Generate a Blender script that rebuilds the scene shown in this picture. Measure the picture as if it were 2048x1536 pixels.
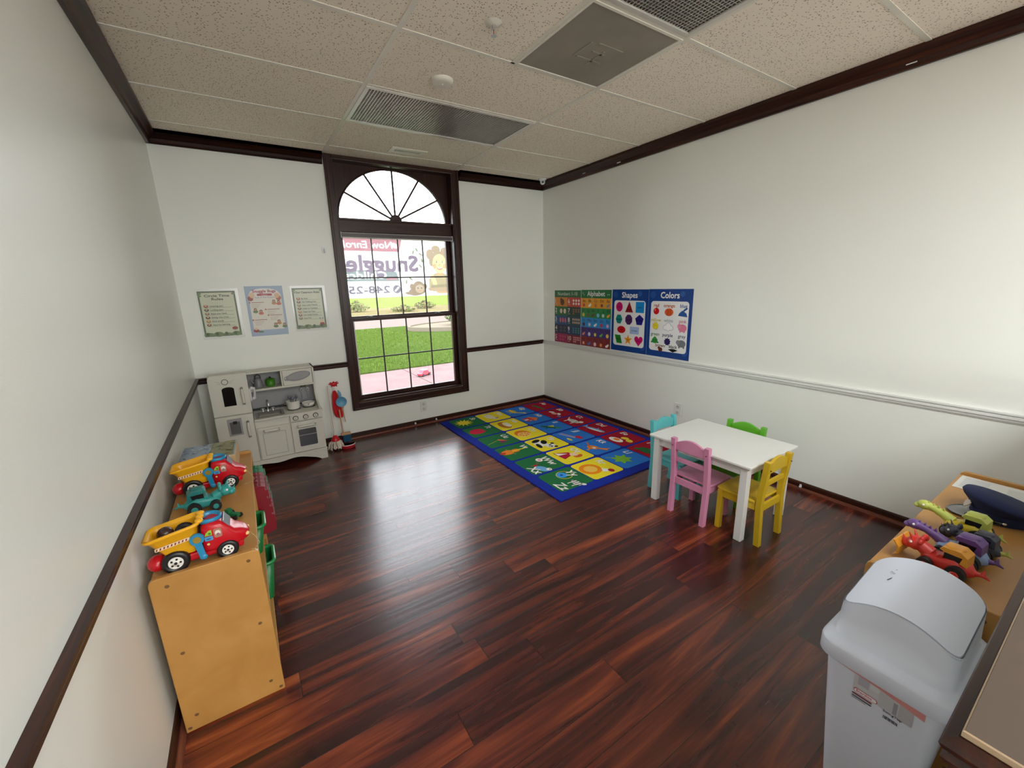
import bpy, bmesh, math, random
from mathutils import Vector, Matrix, Euler
R = math.radians
random.seed(7)
sc = bpy.context.scene
for o in list(bpy.data.objects): bpy.data.objects.remove(o)
C = sc.collection

# ---------------------------------------------------------------- camera
W, H = 3.546, 2.597          # room width (x), ceiling height; window wall is y=0, room runs to -y
F_PX = 826.46
yaw, pitch, roll = -0.5675, -0.2370, -0.0255
cd = bpy.data.cameras.new('camera'); cam = bpy.data.objects.new('camera', cd); C.objects.link(cam)
cd.sensor_width = 36.0; cd.lens = F_PX / 2048 * 36.0; cd.clip_start = 0.02; cd.clip_end = 500
fw = Vector((-math.sin(yaw) * math.cos(pitch), math.cos(yaw) * math.cos(pitch), math.sin(pitch)))
rt = Vector((math.cos(yaw), math.sin(yaw), 0)); up = rt.cross(fw)
r2 = rt * math.cos(roll) + up * math.sin(roll); u2 = -rt * math.sin(roll) + up * math.cos(roll)
mw = Matrix((r2, u2, -fw)).transposed().to_4x4(); mw.translation = Vector((0.3995, -4.1613, 1.4626))
cam.matrix_world = mw
sc.camera = cam

# ---------------------------------------------------------------- world, lights, exposure
sc.view_settings.view_transform = 'Standard'; sc.view_settings.look = 'None'
sc.view_settings.gamma = 1.0; sc.view_settings.use_curve_mapping = False
sc.view_settings.exposure = 0.12
wd = bpy.data.worlds.new('overcast_sky'); sc.world = wd; wd.use_nodes = True
nt = wd.node_tree; bg = nt.nodes['Background']
tc = nt.nodes.new('ShaderNodeTexCoord'); sx = nt.nodes.new('ShaderNodeSeparateXYZ'); rp = nt.nodes.new('ShaderNodeValToRGB')
nt.links.new(tc.outputs['Generated'], sx.inputs[0]); nt.links.new(sx.outputs['Z'], rp.inputs[0])
rp.color_ramp.elements[0].position = 0.0; rp.color_ramp.elements[0].color = (0.95, 0.98, 1.0, 1)
rp.color_ramp.elements[1].position = 0.7; rp.color_ramp.elements[1].color = (0.86, 0.93, 1.0, 1)
nt.links.new(rp.outputs[0], bg.inputs[0]); bg.inputs[1].default_value = 9.5

YBW = -10.1
def area(name, loc, rot, sx_, sy_, power, col=(1, 1, 1), portal=False):
    l = bpy.data.lights.new(name, 'AREA'); l.shape = 'RECTANGLE'; l.size = sx_; l.size_y = sy_; l.energy = power; l.color = col
    o = bpy.data.objects.new(name, l); C.objects.link(o); o.location = loc; o.rotation_euler = rot
    if portal: l.cycles.is_portal = True
    return o
area('window_portal', (1.81, 0.2, 1.45), (R(-90), 0, 0), 1.14, 2.25, 1, portal=True)
area('hall_fill_light', (2.1, -5.5, H - 0.1), (0, 0, 0), 0.6, 1.2, 56, (0.97, 1.0, 1.0))  # added overhead fill in the unseen hall, brightens the room walls
area('hall_fill_light_left', (0.9, -5.6, H - 0.1), (0, 0, 0), 0.6, 1.2, 46, (0.97, 1.0, 1.0))  # second added hall fill, set left to lift the right wall
area('room_fill_light', (1.8, -4.5, H - 0.05), (0, 0, 0), 1.2, 0.6, 8, (0.97, 1.0, 1.0))  # weak added fill above the entry, out of view and without a fixture
area('hall_far_fill_light', (1.7, YBW, 1.5), (R(90), 0, 0), 3.0, 1.9, 120, (0.97, 1.0, 1.01))  # added frontal fill for the window wall; the hall end has no window
sc.cycles.max_bounces = 10; sc.cycles.diffuse_bounces = 7; sc.cycles.glossy_bounces = 4
sc.cycles.transmission_bounces = 8; sc.cycles.transparent_max_bounces = 12
sc.cycles.sample_clamp_indirect = 6.0; sc.cycles.caustics_reflective = False; sc.cycles.caustics_refractive = False

# ---------------------------------------------------------------- materials
def lin(c):
    out = []
    for v in c[:3]:
        v = v / 255.0
        out.append(v / 12.92 if v <= 0.04045 else ((v + 0.055) / 1.055) ** 2.4)
    return tuple(out) + (1.0,)
MC = {}
def M(name, col, rough=0.5, metal=0.0, noise=0.04, nscale=6.0, bump=0.0, bscale=60.0, coat=0.0, spec=0.5, alpha=1.0, trans=0.0):
    if name in MC: return MC[name]
    m = bpy.data.materials.new(name); m.use_nodes = True; n = m.node_tree.nodes; L = m.node_tree.links
    b = n['Principled BSDF']; b.inputs['Roughness'].default_value = rough; b.inputs['Metallic'].default_value = metal
    b.inputs['Coat Weight'].default_value = coat; b.inputs['Specular IOR Level'].default_value = spec
    b.inputs['Transmission Weight'].default_value = trans
    c = lin(col); t = n.new('ShaderNodeTexCoord')
    if noise > 0:
        nz = n.new('ShaderNodeTexNoise'); nz.inputs['Scale'].default_value = nscale; nz.inputs['Detail'].default_value = 4
        L.new(t.outputs['Object'], nz.inputs['Vector'])
        r_ = n.new('ShaderNodeValToRGB'); r_.color_ramp.elements[0].position = 0.3; r_.color_ramp.elements[1].position = 0.7
        r_.color_ramp.elements[0].color = tuple(v * (1 - noise) for v in c[:3]) + (1,)
        r_.color_ramp.elements[1].color = tuple(min(1, v * (1 + noise)) for v in c[:3]) + (1,)
        L.new(nz.outputs['Fac'], r_.inputs[0]); L.new(r_.outputs[0], b.inputs['Base Color'])
    else: b.inputs['Base Color'].default_value = c
    if bump > 0:
        nb = n.new('ShaderNodeTexNoise'); nb.inputs['Scale'].default_value = bscale; nb.inputs['Detail'].default_value = 3
        L.new(t.outputs['Object'], nb.inputs['Vector'])
        bp = n.new('ShaderNodeBump'); bp.inputs['Strength'].default_value = bump; bp.inputs['Distance'].default_value = 0.01
        L.new(nb.outputs['Fac'], bp.inputs['Height']); L.new(bp.outputs[0], b.inputs['Normal'])
    MC[name] = m; return m
def node_mat(name, rough=0.5):
    m = bpy.data.materials.new(name); m.use_nodes = True; n = m.node_tree.nodes; L = m.node_tree.links
    b = n['Principled BSDF']; b.inputs['Roughness'].default_value = rough; MC[name] = m
    return m, n, L, b
def math_n(n, L, op, a, b=None):
    x = n.new('ShaderNodeMath'); x.operation = op
    for i, v in enumerate((a, b)):
        if v is None: continue
        if isinstance(v, (int, float)): x.inputs[i].default_value = v
        else: L.new(v, x.inputs[i])
    return x.outputs[0]
def ramp(n, L, src, stops):
    r_ = n.new('ShaderNodeValToRGB'); e = r_.color_ramp.elements
    while len(e) < len(stops): e.new(0.5)
    for k, (p, c) in enumerate(stops): e[k].position = p; e[k].color = lin(c)
    L.new(src, r_.inputs[0]); return r_.outputs[0]

def make_floor():
    m, n, L, b = node_mat('plank_floor', 0.3)
    tcn = n.new('ShaderNodeTexCoord'); sp = n.new('ShaderNodeSeparateXYZ'); L.new(tcn.outputs['Object'], sp.inputs[0])
    X, Y = sp.outputs['X'], sp.outputs['Y']
    yy = math_n(n, L, 'DIVIDE', math_n(n, L, 'ADD', Y, 20.012), 0.1245); row = math_n(n, L, 'FLOOR', yy); fy = math_n(n, L, 'FRACT', yy)
    w1 = n.new('ShaderNodeTexWhiteNoise'); w1.noise_dimensions = '1D'; L.new(row, w1.inputs['W'])
    xx = math_n(n, L, 'ADD', math_n(n, L, 'DIVIDE', math_n(n, L, 'ADD', X, 20.0), 1.21), w1.outputs['Value'])
    col = math_n(n, L, 'FLOOR', xx); fx = math_n(n, L, 'FRACT', xx)
    cb = n.new('ShaderNodeCombineXYZ'); L.new(row, cb.inputs[0]); L.new(col, cb.inputs[1])
    w2 = n.new('ShaderNodeTexWhiteNoise'); w2.noise_dimensions = '2D'; L.new(cb.outputs[0], w2.inputs['Vector'])
    # grain coordinates: stretched along x, shifted per board
    sh = math_n(n, L, 'MULTIPLY', w2.outputs['Value'], 37.0)
    g = n.new('ShaderNodeCombineXYZ'); L.new(math_n(n, L, 'ADD', math_n(n, L, 'MULTIPLY', X, 0.9), sh), g.inputs[0])
    L.new(math_n(n, L, 'MULTIPLY', Y, 11.0), g.inputs[1]); L.new(sh, g.inputs[2])
    nz = n.new('ShaderNodeTexNoise'); nz.inputs['Scale'].default_value = 1.0; nz.inputs['Detail'].default_value = 4.5; nz.inputs['Distortion'].default_value = 1.0; nz.inputs['Roughness'].default_value = 0.55
    L.new(g.outputs[0], nz.inputs['Vector'])
    g2 = n.new('ShaderNodeCombineXYZ'); L.new(math_n(n, L, 'MULTIPLY', X, 4.0), g2.inputs[0]); L.new(math_n(n, L, 'MULTIPLY', Y, 90.0), g2.inputs[1]); L.new(sh, g2.inputs[2])
    nf = n.new('ShaderNodeTexNoise'); nf.inputs['Scale'].default_value = 1.0; nf.inputs['Detail'].default_value = 3; L.new(g2.outputs[0], nf.inputs['Vector'])
    v = math_n(n, L, 'ADD', math_n(n, L, 'MULTIPLY', nz.outputs['Fac'], 0.95), math_n(n, L, 'MULTIPLY', nf.outputs['Fac'], 0.13))
    v = math_n(n, L, 'ADD', v, math_n(n, L, 'MULTIPLY', math_n(n, L, 'SUBTRACT', w2.outputs['Value'], 0.5), 0.10))
    base = ramp(n, L, v, [(0.34, (36, 17, 17)), (0.48, (62, 26, 23)), (0.59, (90, 38, 27)), (0.69, (122, 56, 33)), (0.82, (156, 82, 46))])
    # gaps between boards
    ey = math_n(n, L, 'MINIMUM', fy, math_n(n, L, 'SUBTRACT', 1.0, fy)); ex = math_n(n, L, 'MINIMUM', fx, math_n(n, L, 'SUBTRACT', 1.0, fx))
    gy = math_n(n, L, 'LESS_THAN', ey, 0.012); gx = math_n(n, L, 'LESS_THAN', ex, 0.0016); gap = math_n(n, L, 'MAXIMUM', gy, gx)
    mx = n.new('ShaderNodeMixRGB'); mx.inputs[2].default_value = lin((24, 10, 10)); L.new(base, mx.inputs[1]); L.new(math_n(n, L, 'MULTIPLY', gap, 0.7), mx.inputs[0])
    L.new(mx.outputs[0], b.inputs['Base Color'])
    # hand scraped ripple
    g3 = n.new('ShaderNodeCombineXYZ'); L.new(math_n(n, L, 'MULTIPLY', X, 2.5), g3.inputs[0]); L.new(math_n(n, L, 'MULTIPLY', Y, 52.0), g3.inputs[1]); L.new(sh, g3.inputs[2])
    nr = n.new('ShaderNodeTexNoise'); nr.inputs['Scale'].default_value = 1.0; nr.inputs['Detail'].default_value = 0.5; L.new(g3.outputs[0], nr.inputs['Vector'])
    hgt = math_n(n, L, 'SUBTRACT', math_n(n, L, 'ADD', math_n(n, L, 'MULTIPLY', nr.outputs['Fac'], 1.0), math_n(n, L, 'MULTIPLY', nf.outputs['Fac'], 0.05)), math_n(n, L, 'MULTIPLY', gap, 0.35))
    bp = n.new('ShaderNodeBump'); bp.inputs['Strength'].default_value = 0.3; bp.inputs['Distance'].default_value = 0.0011; L.new(hgt, bp.inputs['Height']); L.new(bp.outputs[0], b.inputs['Normal'])
    b.inputs['Specular IOR Level'].default_value = 0.7
    rr = math_n(n, L, 'ADD', 0.2, math_n(n, L, 'MULTIPLY', nf.outputs['Fac'], 0.1)); L.new(rr, b.inputs['Roughness'])
    return m
def make_wood(name, stops, sc_=(3, 30, 30), rough=0.4, axis='X', bump=0.15):
    m, n, L, b = node_mat(name, rough); t = n.new('ShaderNodeTexCoord'); mp = n.new('ShaderNodeMapping')
    s = {'X': (sc_[0], sc_[1], sc_[1]), 'Y': (sc_[1], sc_[0], sc_[1]), 'Z': (sc_[1], sc_[1], sc_[0])}[axis]
    mp.inputs['Scale'].default_value = s; L.new(t.outputs['Object'], mp.inputs[0])
    nz = n.new('ShaderNodeTexNoise'); nz.inputs['Scale'].default_value = 1.0; nz.inputs['Detail'].default_value = 5; nz.inputs['Distortion'].default_value = 0.6; L.new(mp.outputs[0], nz.inputs['Vector'])
    L.new(ramp(n, L, nz.outputs['Fac'], stops), b.inputs['Base Color']); b.inputs['Specular IOR Level'].default_value = 0.32
    bp = n.new('ShaderNodeBump'); bp.inputs['Strength'].default_value = bump; bp.inputs['Distance'].default_value = 0.003; L.new(nz.outputs['Fac'], bp.inputs['Height']); L.new(bp.outputs[0], b.inputs['Normal'])
    return m
def make_tile():
    m, n, L, b = node_mat('ceiling_tile', 0.95); t = n.new('ShaderNodeTexCoord')
    vo = n.new('ShaderNodeTexVoronoi'); vo.inputs['Scale'].default_value = 78; vo.inputs['Randomness'].default_value = 1.0; L.new(t.outputs['Object'], vo.inputs['Vector'])
    dn = n.new('ShaderNodeTexNoise'); dn.inputs['Scale'].default_value = 40; L.new(t.outputs['Object'], dn.inputs['Vector'])
    th = math_n(n, L, 'ADD', 0.10, math_n(n, L, 'MULTIPLY', dn.outputs['Fac'], 0.26))
    hole = math_n(n, L, 'LESS_THAN', vo.outputs['Distance'], th)
    mx = n.new('ShaderNodeMixRGB'); mx.inputs[1].default_value = lin((248, 238, 222)); mx.inputs[2].default_value = lin((160, 143, 124)); L.new(hole, mx.inputs[0])
    L.new(mx.outputs[0], b.inputs['Base Color'])
    bp = n.new('ShaderNodeBump'); bp.invert = True; bp.inputs['Strength'].default_value = 0.5; bp.inputs['Distance'].default_value = 0.004; L.new(hole, bp.inputs['Height']); L.new(bp.outputs[0], b.inputs['Normal'])
    return m
def make_grass():
    m, n, L, b = node_mat('lawn_grass', 0.9); b.inputs['Specular IOR Level'].default_value = 0.0; t = n.new('ShaderNodeTexCoord')
    nz = n.new('ShaderNodeTexNoise'); nz.inputs['Scale'].default_value = 9; nz.inputs['Detail'].default_value = 8; nz.inputs['Roughness'].default_value = 0.75; L.new(t.outputs['Object'], nz.inputs['Vector'])
    L.new(ramp(n, L, nz.outputs['Fac'], [(0.3, (40, 52, 18)), (0.5, (52, 66, 26)), (0.7, (66, 80, 36))]), b.inputs['Base Color'])
    bp = n.new('ShaderNodeBump'); bp.inputs['Strength'].default_value = 0.8; bp.inputs['Distance'].default_value = 0.03; L.new(nz.outputs['Fac'], bp.inputs['Height']); L.new(bp.outputs[0], b.inputs['Normal'])
    return m
def make_glass():
    m = bpy.data.materials.new('window_glass'); m.use_nodes = True; n = m.node_tree.nodes; L = m.node_tree.links
    for x in list(n): n.remove(x)
    o = n.new('ShaderNodeOutputMaterial'); tr = n.new('ShaderNodeBsdfTransparent'); gl = n.new('ShaderNodeBsdfGlossy'); mi = n.new('ShaderNodeMixShader'); df = n.new('ShaderNodeBsdfDiffuse'); m2 = n.new('ShaderNodeMixShader')
    gl.inputs['Roughness'].default_value = 0.02; fr = n.new('ShaderNodeFresnel'); fr.inputs[0].default_value = 1.45
    nz = n.new('ShaderNodeTexNoise'); nz.inputs['Scale'].default_value = 5; nz.inputs['Detail'].default_value = 5
    tcx = n.new('ShaderNodeTexCoord'); L.new(tcx.outputs['Object'], nz.inputs['Vector'])
    df.inputs[0].default_value = (0.9, 0.92, 0.95, 1)
    L.new(math_n(n, L, 'MULTIPLY', nz.outputs['Fac'], 0.012), m2.inputs[0])
    L.new(fr.outputs[0], mi.inputs[0]); L.new(tr.outputs[0], mi.inputs[1]); L.new(gl.outputs[0], mi.inputs[2])
    L.new(mi.outputs[0], m2.inputs[1]); L.new(df.outputs[0], m2.inputs[2]); L.new(m2.outputs[0], o.inputs[0]); MC['window_glass'] = m
    return m
def make_banner(name, c):
    m, n, L, b = node_mat(name, 0.6); b.inputs['Base Color'].default_value = lin(c); b.inputs['Specular IOR Level'].default_value = 0.0
    t = n.new('ShaderNodeBsdfTranslucent'); t.inputs[0].default_value = lin(c); mi = n.new('ShaderNodeMixShader'); mi.inputs[0].default_value = 0.35
    o = n['Material Output']; L.new(b.outputs[0], mi.inputs[1]); L.new(t.outputs[0], mi.inputs[2]); L.new(mi.outputs[0], o.inputs[0])
    return m
floor_m = make_floor(); tile_m = make_tile(); glass_m = make_glass(); grass_m = make_grass()
DK = [(0.3, (34, 16, 12)), (0.55, (54, 27, 18)), (0.75, (78, 42, 26))]
trim_x = make_wood('dark_wood_trim_x', DK, (2, 60), 0.33, 'X'); trim_y = make_wood('dark_wood_trim_y', DK, (2, 60), 0.33, 'Y'); trim_z = make_wood('dark_wood_trim_z', DK, (2, 60), 0.33, 'Z')
shoe_m = make_wood('shoe_molding_wood', [(0.3, (84, 42, 30)), (0.7, (122, 70, 52))], (2, 60), 0.35, 'Y')
birch = make_wood('birch_ply', [(0.25, (172, 124, 64)), (0.5, (180, 132, 70)), (0.8, (190, 142, 80))], (3, 9), 0.38, 'Y', 0.03)
wall_m = M('wall_paint', (234, 236, 230), 0.34, noise=0.012, nscale=1.5, bump=0.05, bscale=260)
grid_m = M('ceiling_grid_white', (232, 228, 216), 0.35)
white_trim = M('white_painted_trim', (226, 227, 224), 0.35)
white_p = M('white_plastic', (225, 228, 232), 0.35); off_white = M('off_white_plastic', (226, 222, 210), 0.4)
black_p = M('black_plastic', (20, 20, 22), 0.35); dark_rub = M('black_rubber', (24, 24, 26), 0.6)
silver = M('brushed_silver', (200, 200, 204), 0.28, metal=0.9); alu = M('aluminium_louver', (200, 196, 190), 0.32, metal=0.8)

# ---------------------------------------------------------------- mesh builder
class MB:
    def __init__(s): s.v = []; s.f = []; s.mi = []; s.sm = []; s.mats = []
    def slot(s, m):
        if m not in s.mats: s.mats.append(m)
        return s.mats.index(m)
    def add(s, vs, fs, m, smooth=False, T=None):
        k = len(s.v); i = s.slot(m)
        for p in vs:
            p = Vector(p)
            if T is not None: p = T @ p
            s.v.append(p)
        for f in fs: s.f.append([k + a for a in f]); s.mi.append(i); s.sm.append(smooth)
    def box(s, a, b, m, T=None):
        x0, y0, z0 = a; x1, y1, z1 = b
        s.add([(x0, y0, z0), (x1, y0, z0), (x1, y1, z0), (x0, y1, z0), (x0, y0, z1), (x1, y0, z1), (x1, y1, z1), (x0, y1, z1)],
              [(0, 3, 2, 1), (4, 5, 6, 7), (0, 1, 5, 4), (1, 2, 6, 5), (2, 3, 7, 6), (3, 0, 4, 7)], m, False, T); return s
    def prism(s, pts, lo, hi, m, axis='z', T=None, smooth=False):
        def mk(p, h):
            return {'z': (p[0], p[1], h), 'y': (p[0], h, p[1]), 'x': (h, p[0], p[1])}[axis]
        n = len(pts); vs = [mk(p, lo) for p in pts] + [mk(p, hi) for p in pts]
        fs = [tuple(range(n)), tuple(range(2 * n - 1, n - 1, -1))]
        k = len(s.f)
        s.add(vs, fs, m, False, T)
        i = s.slot(m); base = len(s.v) - 2 * n
        for a in range(n):
            b_ = (a + 1) % n; s.f.append([base + a, base + n + a, base + n + b_, base + b_]); s.mi.append(i); s.sm.append(smooth)
        return s
    def cyl(s, p0, p1, r0, r1, m, n=16, T=None, smooth=True, cap=True):
        p0, p1 = Vector(p0), Vector(p1); d = (p1 - p0).normalized()
        a = d.orthogonal().normalized(); b = d.cross(a)
        vs = []
        for p, r in ((p0, r0), (p1, r1)):
            for k in range(n):
                t = 2 * math.pi * k / n; vs.append(p + (a * math.cos(t) + b * math.sin(t)) * r)
        s.add(vs, [(k, (k + 1) % n, n + (k + 1) % n, n + k) for k in range(n)], m, smooth, T)
        if cap:
            s.add(vs[:n], [tuple(range(n - 1, -1, -1))], m, False, T); s.add(vs[n:], [tuple(range(n))], m, False, T)
        return s
    def tube(s, pts, r, m, n=8, T=None):
        pts = [Vector(p) for p in pts]; vs = []; prev = None
        rs = r if isinstance(r, (list, tuple)) else [r] * len(pts)
        for i, p in enumerate(pts):
            d = (pts[min(i + 1, len(pts) - 1)] - pts[max(i - 1, 0)]).normalized()
            a = d.orthogonal().normalized() if prev is None else (prev - d * prev.dot(d)).normalized()
            prev = a; b = d.cross(a)
            for k in range(n):
                t = 2 * math.pi * k / n; vs.append(p + (a * math.cos(t) + b * math.sin(t)) * rs[i])
        fs = [(i * n + k, i * n + (k + 1) % n, (i + 1) * n + (k + 1) % n, (i + 1) * n + k) for i in range(len(pts) - 1) for k in range(n)]
        s.add(vs, fs, m, True, T); s.add(vs[:n], [tuple(range(n - 1, -1, -1))], m, False, T); s.add(vs[-n:], [tuple(range(n))], m, False, T); return s
    def ball(s, c, r, m, T=None, nu=14, nv=9, zmin=-1.0):
        if isinstance(r, (int, float)): r = (r, r, r)
        vs = []; t0 = math.acos(-zmin) if zmin > -1 else 0
        for j in range(nv + 1):
            ph = math.pi - (math.pi - 0) * 0 - (math.pi) * j / nv if zmin <= -1 else None
            th = -math.pi / 2 + math.pi * j / nv if zmin <= -1 else math.asin(zmin) + (math.pi / 2 - math.asin(zmin)) * j / nv
            for k in range(nu):
                a = 2 * math.pi * k / nu; vs.append((c[0] + r[0] * math.cos(th) * math.cos(a), c[1] + r[1] * math.cos(th) * math.sin(a), c[2] + r[2] * math.sin(th)))
        s.add(vs, [(j * nu + k, j * nu + (k + 1) % nu, (j + 1) * nu + (k + 1) % nu, (j + 1) * nu + k) for j in range(nv) for k in range(nu)], m, True, T); return s
    def lathe(s, prof, m, n=20, T=None, smooth=True):
        vs = [(r * math.cos(2 * math.pi * k / n), r * math.sin(2 * math.pi * k / n), z) for r, z in prof for k in range(n)]
        s.add(vs, [(j * n + k, j * n + (k + 1) % n, (j + 1) * n + (k + 1) % n, (j + 1) * n + k) for j in range(len(prof) - 1) for k in range(n)], m, smooth, T); return s
    def loft(s, rings, m, T=None, smooth=True, cap0=True, cap1=True):
        n = len(rings[0]); vs = [p for r in rings for p in r]
        s.add(vs, [(j * n + k, j * n + (k + 1) % n, (j + 1) * n + (k + 1) % n, (j + 1) * n + k) for j in range(len(rings) - 1) for k in range(n)], m, smooth, T)
        if cap0: s.add(rings[0], [tuple(range(n - 1, -1, -1))], m, False, T)
        if cap1: s.add(rings[-1], [tuple(range(n))], m, False, T)
        return s
    def build(s, name, parent=None, bevel=0.0, origin=None):
        me = bpy.data.meshes.new(name); og = Vector(origin) if origin else Vector((0, 0, 0))
        me.from_pydata([tuple(p - og) for p in s.v], [], s.f)
        for m in s.mats: me.materials.append(m)
        me.polygons.foreach_set('material_index', s.mi); me.polygons.foreach_set('use_smooth', s.sm); me.update()
        o = bpy.data.objects.new(name, me); C.objects.link(o); o.location = og
        if parent: o.parent = parent
        if bevel:
            b = o.modifiers.new('bevel', 'BEVEL'); b.width = bevel; b.segments = 2; b.limit_method = 'ANGLE'; b.angle_limit = R(50); b.harden_normals = False
        return o
def rring(x0, x1, y0, y1, r, z, n=5):
    out = []
    for cx, cy, a0 in ((x1 - r, y1 - r, 0), (x0 + r, y1 - r, 90), (x0 + r, y0 + r, 180), (x1 - r, y0 + r, 270)):
        for k in range(n + 1):
            a = R(a0 + 90 * k / n); out.append((cx + r * math.cos(a), cy + r * math.sin(a), z))
    return out
def thing(name, label, cat, loc=(0, 0, 0), rz=0, group=None):
    o = bpy.data.objects.new(name, None); C.objects.link(o); o.location = loc; o.rotation_euler = (0, 0, rz); o.empty_display_size = 0.05
    return tag(o, label, cat, group)
def tag(o, label, cat, group=None):
    o['label'] = label; o['category'] = cat
    if group: o['group'] = group
    return o
def struct(o): o['kind'] = 'structure'; return o
def sempty(name):
    o = bpy.data.objects.new(name, None); C.objects.link(o); return struct(o)
def dup(root, loc, rz, label, group=None):
    r_ = root.copy(); C.objects.link(r_); r_.location = loc; r_.rotation_euler = (0, 0, rz); r_['label'] = label
    if group: r_['group'] = group
    for ch in list(root.children):
        c = ch.copy(); C.objects.link(c); c.parent = r_
        for g in list(ch.children):
            d = g.copy(); C.objects.link(d); d.parent = c
    return r_
def recolor(root, mp):
    for o in [root] + list(root.children_recursive):
        if o.type == 'MESH':
            o.data = o.data.copy()
            for i, m in enumerate(o.data.materials):
                if m.name in mp: o.data.materials[i] = mp[m.name]

# flat printed artwork on a surface: everything goes into the carrier's own mesh
TXT = {}
def text_mesh(s):
    if s in TXT: return TXT[s]
    cu = bpy.data.curves.new('t', 'FONT'); cu.body = s; cu.size = 1.0; cu.resolution_u = 2; cu.align_x = 'LEFT'
    o = bpy.data.objects.new('t', cu); C.objects.link(o); bpy.context.view_layer.update()
    me = bpy.data.meshes.new_from_object(o.evaluated_get(bpy.context.evaluated_depsgraph_get()))
    vs = [(v.co.x, v.co.y) for v in me.vertices]; fs = [tuple(p.vertices) for p in me.polygons]
    bpy.data.objects.remove(o); bpy.data.curves.remove(cu); bpy.data.meshes.remove(me)
    TXT[s] = (vs, fs); return TXT[s]
class Art:
    def __init__(s, mb, O, U, V, rough=0.5, prefix='print', matf=None):
        s.mb = mb; s.O = Vector(O); s.U = Vector(U).normalized(); s.V = Vector(V).normalized(); s.N = s.U.cross(s.V); s.rough = rough; s.prefix = prefix; s.matf = matf; s.step = 0.0003; s.cnt = 0
    def mat(s, c):
        nm = '%s_%02x%02x%02x' % ((s.prefix,) + tuple(c))
        if nm in MC: return MC[nm]
        return s.matf(nm, c) if s.matf else M(nm, c, s.rough, noise=0.02)
    def P(s, u, v, l): return s.O + s.U * u + s.V * v + s.N * (l * s.step)
    def poly(s, pts, c, l=1):
        s.cnt += 1; l += (s.cnt % 20) * .04
        s.mb.add([s.P(u, v, l) for u, v in pts], [tuple(range(len(pts)))], s.mat(c))
    def rect(s, u0, v0, u1, v1, c, l=1): s.poly([(u0, v0), (u1, v0), (u1, v1), (u0, v1)], c, l)
    def rrect(s, u0, v0, u1, v1, r, c, l=1, n=4): s.poly([(p[0], p[1]) for p in rring(u0, u1, v0, v1, r, 0, n)], c, l)
    def ell(s, u, v, a, b, c, l=1, rot=0, n=18, a0=0, a1=360):
        cr, sr = math.cos(R(rot)), math.sin(R(rot)); pts = []
        full = (a1 - a0) >= 360
        for k in range(n if full else n + 1):
            t = R(a0 + (a1 - a0) * k / n); x, y = a * math.cos(t), b * math.sin(t); pts.append((u + x * cr - y * sr, v + x * sr + y * cr))
        s.poly(pts, c, l)
    def ring(s, u, v, r0, r1, c, l=1, n=20):
        vs = []; s.cnt += 1; l += (s.cnt % 20) * .04
        for k in range(n):
            t = 2 * math.pi * k / n
            vs += [s.P(u + r0 * math.cos(t), v + r0 * math.sin(t), l), s.P(u + r1 * math.cos(t), v + r1 * math.sin(t), l)]
        s.mb.add(vs, [(2 * k, 2 * k + 1, (2 * k + 3) % (2 * n), (2 * k + 2) % (2 * n)) for k in range(n)], s.mat(c))
    def star(s, u, v, ro, ri, n, c, l=1, rot=90):
        pts = []; s.cnt += 1; l += (s.cnt % 20) * .04
        for k in range(2 * n):
            t = R(rot + 180 * k / n); r = ro if k % 2 == 0 else ri; pts.append((u + r * math.cos(t), v + r * math.sin(t)))
        vs = [s.P(u, v, l)] + [s.P(a, b, l) for a, b in pts]
        s.mb.add(vs, [(0, k + 1, (k + 1) % (2 * n) + 1) for k in range(2 * n)], s.mat(c))
    def ngon(s, u, v, r, n, c, l=1, rot=90, sx=1): s.poly([(u + sx * r * math.cos(R(rot + 360 * k / n)), v + r * math.sin(R(rot + 360 * k / n))) for k in range(n)], c, l)
    def line(s, u0, v0, u1, v1, w, c, l=1):
        d = Vector((u1 - u0, v1 - v0)); d.normalize(); q = Vector((-d.y, d.x)) * w / 2
        s.poly([(u0 - q.x, v0 - q.y), (u1 - q.x, v1 - q.y), (u1 + q.x, v1 + q.y), (u0 + q.x, v0 + q.y)], c, l)
    def text(s, t, u, v, size, c, l=2, align='l', width=None, slant=0, bold=0):
        vs, fs = text_mesh(t)
        if not vs: return
        x0 = min(p[0] for p in vs); x1 = max(p[0] for p in vs); k = size; kx = size
        if width: kx = width / (x1 - x0)
        s.cnt += 1; l += (s.cnt % 12) * .05
        off = {'l': 0, 'c': -(x1 - x0) * kx / 2, 'r': -(x1 - x0) * kx}[align]
        for db in ([0] if not bold else [-bold / 2, bold / 2]):
            for dv in ([0] if not bold else [-bold / 2, bold / 2]):
                s.mb.add([s.P(u + off + (p[0] - x0) * kx + p[1] * k * slant + db, v + p[1] * k + dv, l + (0.15 if db > 0 else 0) + (0.07 if dv > 0 else 0)) for p in vs], fs, s.mat(c))

# ================================================================ SETTING
YB = -10.2
ROWS = [-0.233 - 0.6096 * j for j in range(0, 16)]
XT = [1.18 - 1.2192, 1.18, 1.18 + 1.2192, 1.18 + 2 * 1.2192]
b = MB(); b.box((-0.12, YB, -0.1), (W + 0.12, 0.0, 0), floor_m); struct(b.build('floor'))
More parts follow.
